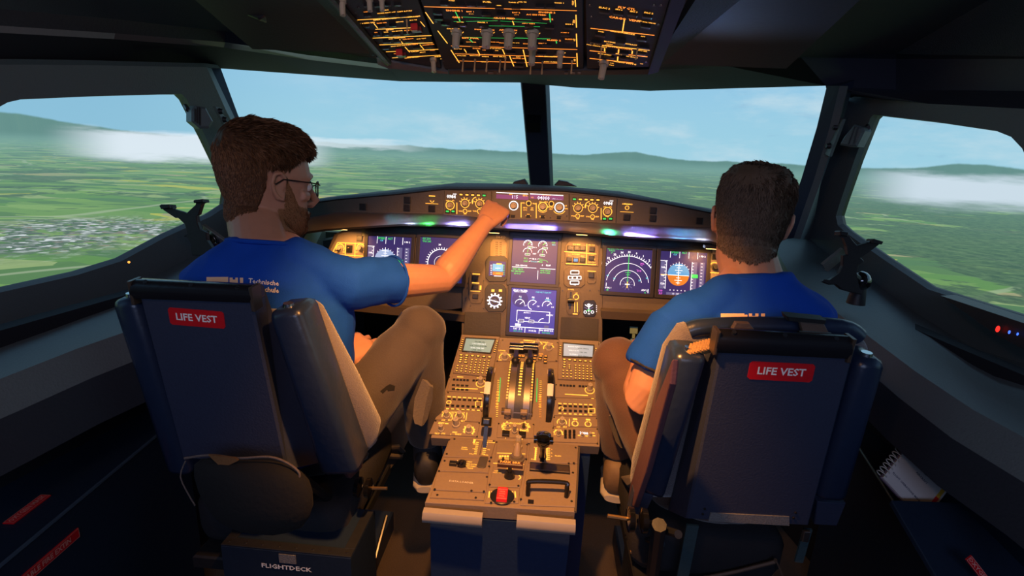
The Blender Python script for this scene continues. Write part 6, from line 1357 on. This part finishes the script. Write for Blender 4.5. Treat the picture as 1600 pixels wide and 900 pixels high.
def decal(bvh,parent,items,mat,name='shirt_print'):
    b=B()
    for kind,*a in items:
        if kind=='t':
            s_,x,y,h,rot=a; v,f=text_mesh(s_); c,sn=math.cos(rot),math.sin(rot); pts=[(x+(vx*c-vy*sn)*h,y-(vx*sn+vy*c)*h) for vx,vy,_ in v]; fs=f
        else: pts=list(a[0]); fs=[tuple(range(len(pts)))]
        co=[]
        for px_,py_ in pts:
            hit=bvh.ray_cast(CP,ray(px_,py_).normalized())
            if hit[0] is None: co=None; break
            co.append(hit[0]+hit[1].normalized()*.0012*(1 if hit[1].dot(ray(px_,py_))<0 else -1))
        if co: b.add(co,fs)
    if len(b.b.verts): return obj(name,b,mat,parent)
def grid_poly(x0,y0,x1,y1,n=4):
    return [('p',[(x0+(x1-x0)*i/n,y0),(x0+(x1-x0)*(i+1)/n,y0),(x0+(x1-x0)*(i+1)/n,y1),(x0+(x1-x0)*i/n,y1)]) for i in range(n)]
def torso(b,hip,nk,fw,sL,sR,g=0.0,wid=1.0):
    """hip, neck base, forward vector; g grows the shape for clothing"""
    ax=(nk-hip); rg=[]
    rv=(sR-sL).normalized()
    for t_,w_,d_ in ((-.06,.10,.08),(0,.160,.115),(.15,.165,.120),(.35,.152,.110),(.55,.168,.118),(.72,.178,.120),(.84,.172,.108),(.93,.120,.085),(.99,.074,.068),(1.03,.062,.06)):
        c=hip+ax*t_; r_=V(1,0,0).lerp(rv,min(1,max(0,t_*1.3))).normalized(); f_=r_.cross(ax.normalized())*-1
        rg.append(ell(c,r_,f_,(w_*wid+g),(d_+g),28,2.3))
    b.loft(rg)
ZP=lambda x,y,z:Z(x,y,z*1.07)
def person(name,lab,cfg):
    t=thing('person',lab,'person',cfg['seat'],None)
    T=Matrix.Translation(cfg['head'])@Matrix.Rotation(-cfg['yaw'],4,'Z')@Matrix.Rotation(cfg['pitch'],4,'X')@Matrix.Rotation(cfg['roll'],4,'Y')@Matrix.Diagonal((cfg.get('hs',1),cfg.get('hs',1),cfg.get('hs',1),1))
    b=B(); head_mesh(b,T)
    nk=cfg['neck']; P_=lambda x,y,z:T@V(x,y,z)
    b.tube([P_(0,-.020,-.03),P_(0,-.026,-.075),nk.lerp(P_(0,-.03,-.09),.4),nk,nk+V(0,.01,-.06)],[.066,.064,.064,.068,.078],20)
    for k in ('L','R'): b.tube([nk.lerp(P_(0,-.03,-.09),.45),nk.lerp(cfg['s'+k],.35)+V(0,0,.008),nk.lerp(cfg['s'+k],.8)],[.050,.042,.036],14)
    torso(b,cfg['hip'],nk-V(0,0,.03),None,cfg['sL'],cfg['sR'],-.014,cfg.get('wid',1))
    for k in ('L','R'):
        s_,e,w_=cfg['s'+k],cfg['e'+k],cfg['w'+k]
        m1=s_.lerp(e,.45); m2=e.lerp(w_,.28)
        b.tube([s_,m1,s_.lerp(e,.85),e,e.lerp(w_,.15),m2,e.lerp(w_,.7),w_,w_+(w_-e).normalized()*.015],[.050,.046,.041,.040,.042,.041,.031,.0255,.025],18)
        hand(b,w_,*cfg['h'+k])
    sk=remesh(b,.0027,5)
    # hair before the skin goes to its object
    for nm,mask,thick,den,L_,grow,mt in cfg['hair']: hair_obj(nm,sk,T,mask,thick,t,mt,den,L_,grow)
    body=obj('body',sk,skin,t,smooth='all')
    for s in (-1,1):
        b=B(); b.ball(P_(s*.032,.0805,.0),.0115,n=14); e=obj('eye',b,M('eye_white',(.75,.72,.70),.15,ns=40,cv=.03),t,smooth='all')
        b=B(); b.ball(P_(s*.032,.0885,.0),.0052,(1,1,1),n=12); obj('iris',b,M('iris_brown',(.06,.03,.02),.1,ns=40,cv=.2),e,smooth='all')
    # shirt
    b=B(); torso(b,cfg['hip']-V(0,0,.03),nk+V(0,-.008,.006),None,cfg['sL'],cfg['sR'],.004,cfg.get('wid',1))
    for k in ('L','R'):
        s_,e=cfg['s'+k],cfg['e'+k]; inn=nk.lerp(s_,.35)-V(0,0,.035); L_=cfg['sleeve'+k]
        b.tube([nk+V(0,-.004,-.036),nk.lerp(s_,.40)+V(0,-.006,.000),nk.lerp(s_,.85)+V(0,0,.002)],[.062,.056,.052],16)
        b.tube([inn,s_.lerp(inn,.25)+V(0,0,.004),s_,s_.lerp(e,L_*.5),s_.lerp(e,L_*.9),s_.lerp(e,L_)],[.055,.062,.064,.061,.062,.063],20)
    sh=remesh(b,.0048,8)
    fo=cfg['folds']; folds(sh,1,fo)
    bmesh.ops.smooth_vert(sh,verts=sh.verts,factor=.4,use_axis_x=True,use_axis_y=True,use_axis_z=True)
    bvh=BVHTree.FromBMesh(sh)
    so=cloth_obj('t_shirt',sh,shirt,t)
    b=B(); c0=nk+V(0,.0,.0)
    up=V(0,.22,1).normalized(); u_=(cfg['sR']-cfg['sL']).normalized(); u_=(u_-up*u_.dot(up)).normalized(); v_=up.cross(u_)
    b.tube(ell(c0+up*.004,u_,v_,.0735,.0755,32)+[ell(c0+up*.004,u_,v_,.0735,.0755,32)[0]],.0055,8); obj('collar',b,shirt,so,smooth='all')
    decal(bvh,so,cfg['print_w'],M('print_white',(.72,.72,.72),.7,ns=40,cv=.03),'shirt_lettering')
    decal(bvh,so,cfg['print_t'],M('print_tan',(.80,.56,.36),.7,ns=40,cv=.03),'shirt_emblem')
    for k in ('L','R'):
        s_,e=cfg['s'+k],cfg['e'+k]; c=s_.lerp(e,cfg['sleeve'+k]-.02); ax=(e-s_).normalized(); u_=ax.orthogonal().normalized(); v_=ax.cross(u_)
        rg=ell(c,u_,v_,.0625,.0625,28); b=B(); b.tube(rg+[rg[0]],.0035,6); obj('sleeve_hem',b,cfg['hem'],so,smooth='all')
    # trousers
    b=B(); hip=cfg['hip']; b.loft([ell(hip+V(0,.02,z),V(1,0,0),V(0,1,0),w_,d_,24,2.4) for z,w_,d_ in ((-.10,.12,.09),(-.07,.165,.125),(0,.168,.128),(.05,.160,.118),(.07,.13,.09))])
    for k in ('L','R'):
        h_,kn,an=cfg['hip'+k],cfg['kn'+k],cfg['an'+k]
        d1=(kn-h_).normalized(); d2=(an-kn).normalized(); b.tube([h_,h_.lerp(kn,.3),h_.lerp(kn,.7),kn-d1*.03,kn+d1*.004],[.088,.086,.076,.068,.050],24); b.tube([kn-d2*.006,kn+d2*.03,kn.lerp(an,.3),kn.lerp(an,.55),kn.lerp(an,.92)],[.052,.064,.062,.060,.052],24); b.ball(kn+(d1-d2)*.004,.069,n=20); b.ball(kn+(d1-d2)*-.014,.062,n=20)
    tr=remesh(b,.0052,16)
    folds(tr,1,lambda p:.0035*noise.noise(V(p.x*9,p.y*16,p.z*22))+.0025*noise.noise(V(p.x*30,p.y*30,p.z*8)))
    bvt=BVHTree.FromBMesh(tr); to=cloth_obj('trousers',tr,cfg['trouser'],t)
    if 'rip' in cfg: decal(bvt,to,cfg['rip'],M('rip_dark',(.006,.005,.005),.9,ns=60,cv=.3),'torn_pocket_edge')
    for k in ('L','R'):
        an=cfg['an'+k]; toe=cfg['toe'+k]; f_=(toe-an); f_.z=0; f_.normalize(); r_=f_.cross(V(0,0,1)); dn=(toe-an).z
        def sring(x,w_,z0,z1): c=an+f_*x+V(0,0,(z0+z1)/2+dn*max(0,min(1,x/.16))*.5); return ell(c,r_,V(0,0,1),w_,(z1-z0)/2,16,2.6)
        b=B(); b.loft([sring(*q) for q in ((-.070,.022,-.075,-.02),(-.055,.034,-.080,.012),(0,.038,-.082,.020),(.05,.040,-.082,-.012),(.11,.046,-.082,-.035),(.155,.040,-.082,-.050),(.175,.024,-.082,-.060))]); shoe=obj('shoe',b,cfg['shoe'],t,smooth='all')
        b=B(); b.loft([sring(*q) for q in ((-.074,.024,-.098,-.078),(-.055,.037,-.100,-.076),(0,.041,-.100,-.076),(.05,.043,-.100,-.076),(.11,.049,-.100,-.076),(.158,.042,-.100,-.076),(.180,.025,-.098,-.078))]); obj('sole',b,M('sole_white',(.45,.42,.38),.6,ns=60,cv=.1),shoe,smooth=50)
        b=B(); b.tube([an+V(0,0,-.03),an+V(0,0,.05)],[.042,.040],16); obj('sock',b,M('sock_dark',(.03,.03,.035),.9,ns=200,nb=.5),t,smooth=40)
    return t,T,P_
auburn=hairmat('hair_auburn',(.055,.027,.015),(.24,.12,.06)); dkb=hairmat('hair_dark_brown',(.045,.032,.025),(.17,.12,.085)); beardm=hairmat('beard_auburn',(.10,.045,.02),(.30,.15,.07))
def headline(l,fr_top,temple,nape):
    """signed distance above the hair line"""
    x,y,z=l; ax=abs(x); nape=nape+.022*(ax/.06)**2+.006*noise.noise(l*120); temple=temple+.004*noise.noise(l*150)
    if l.length>.19: return -1
    if z>.14: return .1
    if y>.055: m=z-fr_top-.010*(1-min(1,ax/.05))*-1
    elif y>.020: m=z-(temple+(fr_top-temple)*(y-.020)/.035)
    elif y>-.012: m=z-temple
    elif y>-.045: m=z-(temple+(nape-temple)*(-.012-y)/.033)
    else: m=z-nape
    if ax>.060 and abs(y+.004)<.024 and -.04<z<.034: return -1
    return m
# left: longer swept top, short sides, full beard
def th1(l):
    z=l.z; top=max(0,min(1,(z-.045)/.05)); fr=max(0,min(1,(l.y-.02)/.06))
    return .003+.008*top+.008*top*fr+.004*max(0,min(1,(z-.0)/.05))*(1 if l.y<0 else .4)
h1=('hair',lambda l:headline(l,.070,.036,-.088),th1,26000,lambda l:.008+.016*max(0,min(1,(l.z-.02)/.08)),lambda l,R_:(lambda k:V(l.x*3+.15*k,-.25+1.1*k+R_.gauss(0,.12),-1+.9*k))(max(0,min(1,(l.z-.03)/.08+R_.gauss(0,.15)))),auburn)
def bm1(l):
    x,y,z=l
    if z>.030 or z<-.135 or y<-.002 or y>.13 or abs(x)>.11: return -1
    up=(.040-(y-.006)*1.9+.004*noise.noise(l*150)) if y<.050 else -.044-(y-.05)*.2
    if y>.070 and abs(x)<.030: up=-.056
    lo=y-.012 if z>-.05 else y+.002
    return min(lo,up-z)
h2=('beard',bm1,lambda l:.0012,11000,lambda l:.0055,lambda l,R_:V(0,.3,-1),beardm)
Lh=ZP(418,287,1.13)
SLv=ZP(331,436,1.03); SRv=ZP(545,442,1.12); ELr=Z(690,436,1.40); WRr=Z(757,350,1.51)
knk=Z(786,314,1.565)
pL=person('person','bearded man in glasses and blue t-shirt, right arm stretched to the glareshield knobs',dict(seat=(-.56,1.0,.62),head=Lh,yaw=rad(42),pitch=rad(-4),roll=rad(0),neck=ZP(412,382,1.085),hip=V(-.56,1.11,.66),sL=SLv,sR=SRv,eR=ELr,wR=WRr,eL=Z(400,590,1.25),wL=Z(536,560,1.26),
 hR=(knk-WRr+V(0,.01,.0),V(.05,-.72,.55),V(-.9,-.15,-.25),[(62,60,40),(68,62,40),(72,62,40),(76,62,40)],1.0,.0,[V(.4,.75,-.1),V(.5,.8,-.1),V(.5,.6,.1)]),
 hL=(Z(578,528,1.33)-Z(536,560,1.26),V(.3,-.5,.8),V(.0,-.9,.2),[(18,25,20),(24,30,20),(30,35,25),(36,35,25)],.95,.06),
 sleeveL=.62,sleeveR=.46,hem=shirt,wid=1.0,
 folds=lambda p:.011*noise.noise(V(p.x*7+p.z*5,p.y*7,p.z*16-p.x*12))+.005*noise.noise(V(p.x*26,p.y*20,p.z*9)),
 hair=[h1,h2],print_w=[('t','Technische',412,441,10.5,-.10),('t','Hochschule',411,452,10.5,-.10)],
 print_t=grid_poly(323,433,357,441)+[('p',[(359,434),(364,434),(364,442),(359,442)]),('p',[(364,437),(368,437),(368,442),(364,442)]),('p',[(368,434),(372,434),(372,442),(368,442)]),('p',[(375,434),(380,434),(380,442),(375,442)])],
 hipL=V(-.66,1.11,.65),hipR=V(-.45,1.09,.66),knR=Z(655,520,1.36),anR=Z(668,700,1.50),toeR=Z(672,712,1.62),knL=V(-.74,1.42,.74),anL=V(-.72,1.52,.40),toeL=V(-.70,1.68,.36),trouser=M('trousers_grey_brown',(.060,.048,.045),.85,ns=300,nb=.5,cv=.15,sheen=.2),shoe=M('shoe_dark',(.02,.02,.022),.6,ns=80,nb=.3,cv=.2),
 rip=[('p',[(602,604),(609,600),(617,603),(616,610),(606,611)]),('p',[(594,611),(604,603),(607,606),(598,615)])]))
# right: short all round
Rh=ZP(1172,348,1.11)
h3=('hair',lambda l:headline(l,.074,.030,-.092),lambda l:max(.0025,.003+.007*max(0,min(1,(l.z-.0)/.08))),30000,lambda l:.007+.012*max(0,min(1,(l.z-.03)/.08)),lambda l,R_:(lambda k:V(l.x*4+.5*k*math.sin(l.y*50+l.x*30),-.1+.8*k+R_.gauss(0,.15),-1+.85*k))(max(0,min(1,(l.z-.05)/.08+R_.gauss(0,.2)))),dkb)
SLr=ZP(1052,512,1.04); SRr=ZP(1252,505,1.0)
pR=person('person','short haired man in blue t-shirt seen from behind, sitting in the right seat',dict(seat=(.47,1.0,.62),head=Rh,yaw=rad(16),pitch=rad(-6),roll=rad(2),neck=ZP(1178,440,1.07),hip=V(.46,1.08,.66),hs=.95,sL=SLr,sR=SRr,eL=Z(1003,622,1.12),wL=Z(1004,562,1.26),eR=Z(1290,600,1.15),wR=Z(1250,560,1.35),
 hL=(Z(985,543,1.32)-Z(1004,562,1.26),V(-.2,-.3,.9),V(.9,.1,.1),[(15,20,15),(18,22,15),(22,25,18),(26,28,18)],.9,.05),
 hR=(V(-.05,.9,-.1),V(.2,-.3,.9),V(-.9,.1,.1),[(30,35,20)]*4,.95,.03),
 sleeveL=.60,sleeveR=.6,hem=M('hem_black',(.012,.012,.02),.8,ns=100,cv=.1),wid=1.0,
 folds=lambda p:.010*noise.noise(V(p.x*6-p.z*6,p.y*7,p.z*14+p.x*10))+.005*noise.noise(V(p.x*22,p.y*20,p.z*8+4)),
 hair=[h3],print_w=[('t','Technische',1228,500,10.5,.0)],
 print_t=grid_poly(1126,490,1163,499)+[('p',[(1163,492),(1168,492),(1168,499),(1163,499)]),('p',[(1170,490),(1175,490),(1175,499),(1170,499)]),('p',[(1175,494),(1180,494),(1180,499),(1175,499)]),('p',[(1180,490),(1185,490),(1185,499),(1180,499)]),('p',[(1189,490),(1195,490),(1195,499),(1189,499)])],
 hipL=V(.37,1.08,.66),hipR=V(.56,1.10,.65),knL=Z(968,572,1.30),anL=Z(966,712,1.42),toeL=Z(965,722,1.55),knR=V(.66,1.40,.74),anR=V(.66,1.52,.40),toeR=V(.66,1.68,.36),trouser=M('trousers_brown',(.10,.05,.036),.85,ns=300,nb=.5,cv=.15,sheen=.2),shoe=M('shoe_tan',(.16,.11,.07),.6,ns=80,nb=.3,cv=.2)))
# spectacles
gfm=M('spectacle_frame',(.02,.016,.014),.3,ns=60,cv=.1)
glass=bpy.data.materials.new('lens_glass'); glass.use_nodes=True; _b=glass.node_tree.nodes['Principled BSDF']; _b.inputs['Transmission Weight'].default_value=1; _b.inputs['Roughness'].default_value=.02; _b.inputs['IOR'].default_value=1.05; _b.inputs['Alpha'].default_value=.35
for (t,T,P_),nm in ((pL,'bearded pilot’s'),(pR,'right pilot’s')):
    g=thing('spectacles','dark rimmed spectacles worn by the '+('bearded man on the left' if nm[0]=='b' else 'short haired man on the right'),'glasses',P_(0,.1,-.02),'pilots’ spectacles')
    for s in (-1,1):
        ring=[P_(s*(.033+.023*math.cos(q)),.112-.012*(abs(.033+.023*math.cos(q))/.05)**2,-.004+.0185*math.sin(q)) for q in [rad(18*k) for k in range(21)]]
        b=B(); b.tube(ring,.0016,6); obj('rim',b,gfm,g,smooth=True)
        b=B(); b.loft([ring[:-1],[p+(P_(0,1,0)-P_(0,0,0))*.0012 for p in ring[:-1]]]); obj('lens',b,glass,g)
        b=B(); b.tube([P_(s*.056,.102,.006),P_(s*.070,.092,.010),P_(s*.0795,.04,.014),P_(s*.083,.006,.016),P_(s*.084,-.012,.004)],.0018,6); obj('temple_arm',b,gfm,g,smooth=True)
    b=B(); b.tube([P_(-.011,.113,.0),P_(0,.118,.004),P_(.011,.113,.0)],.0016,6); obj('bridge',b,gfm,g,smooth=True)
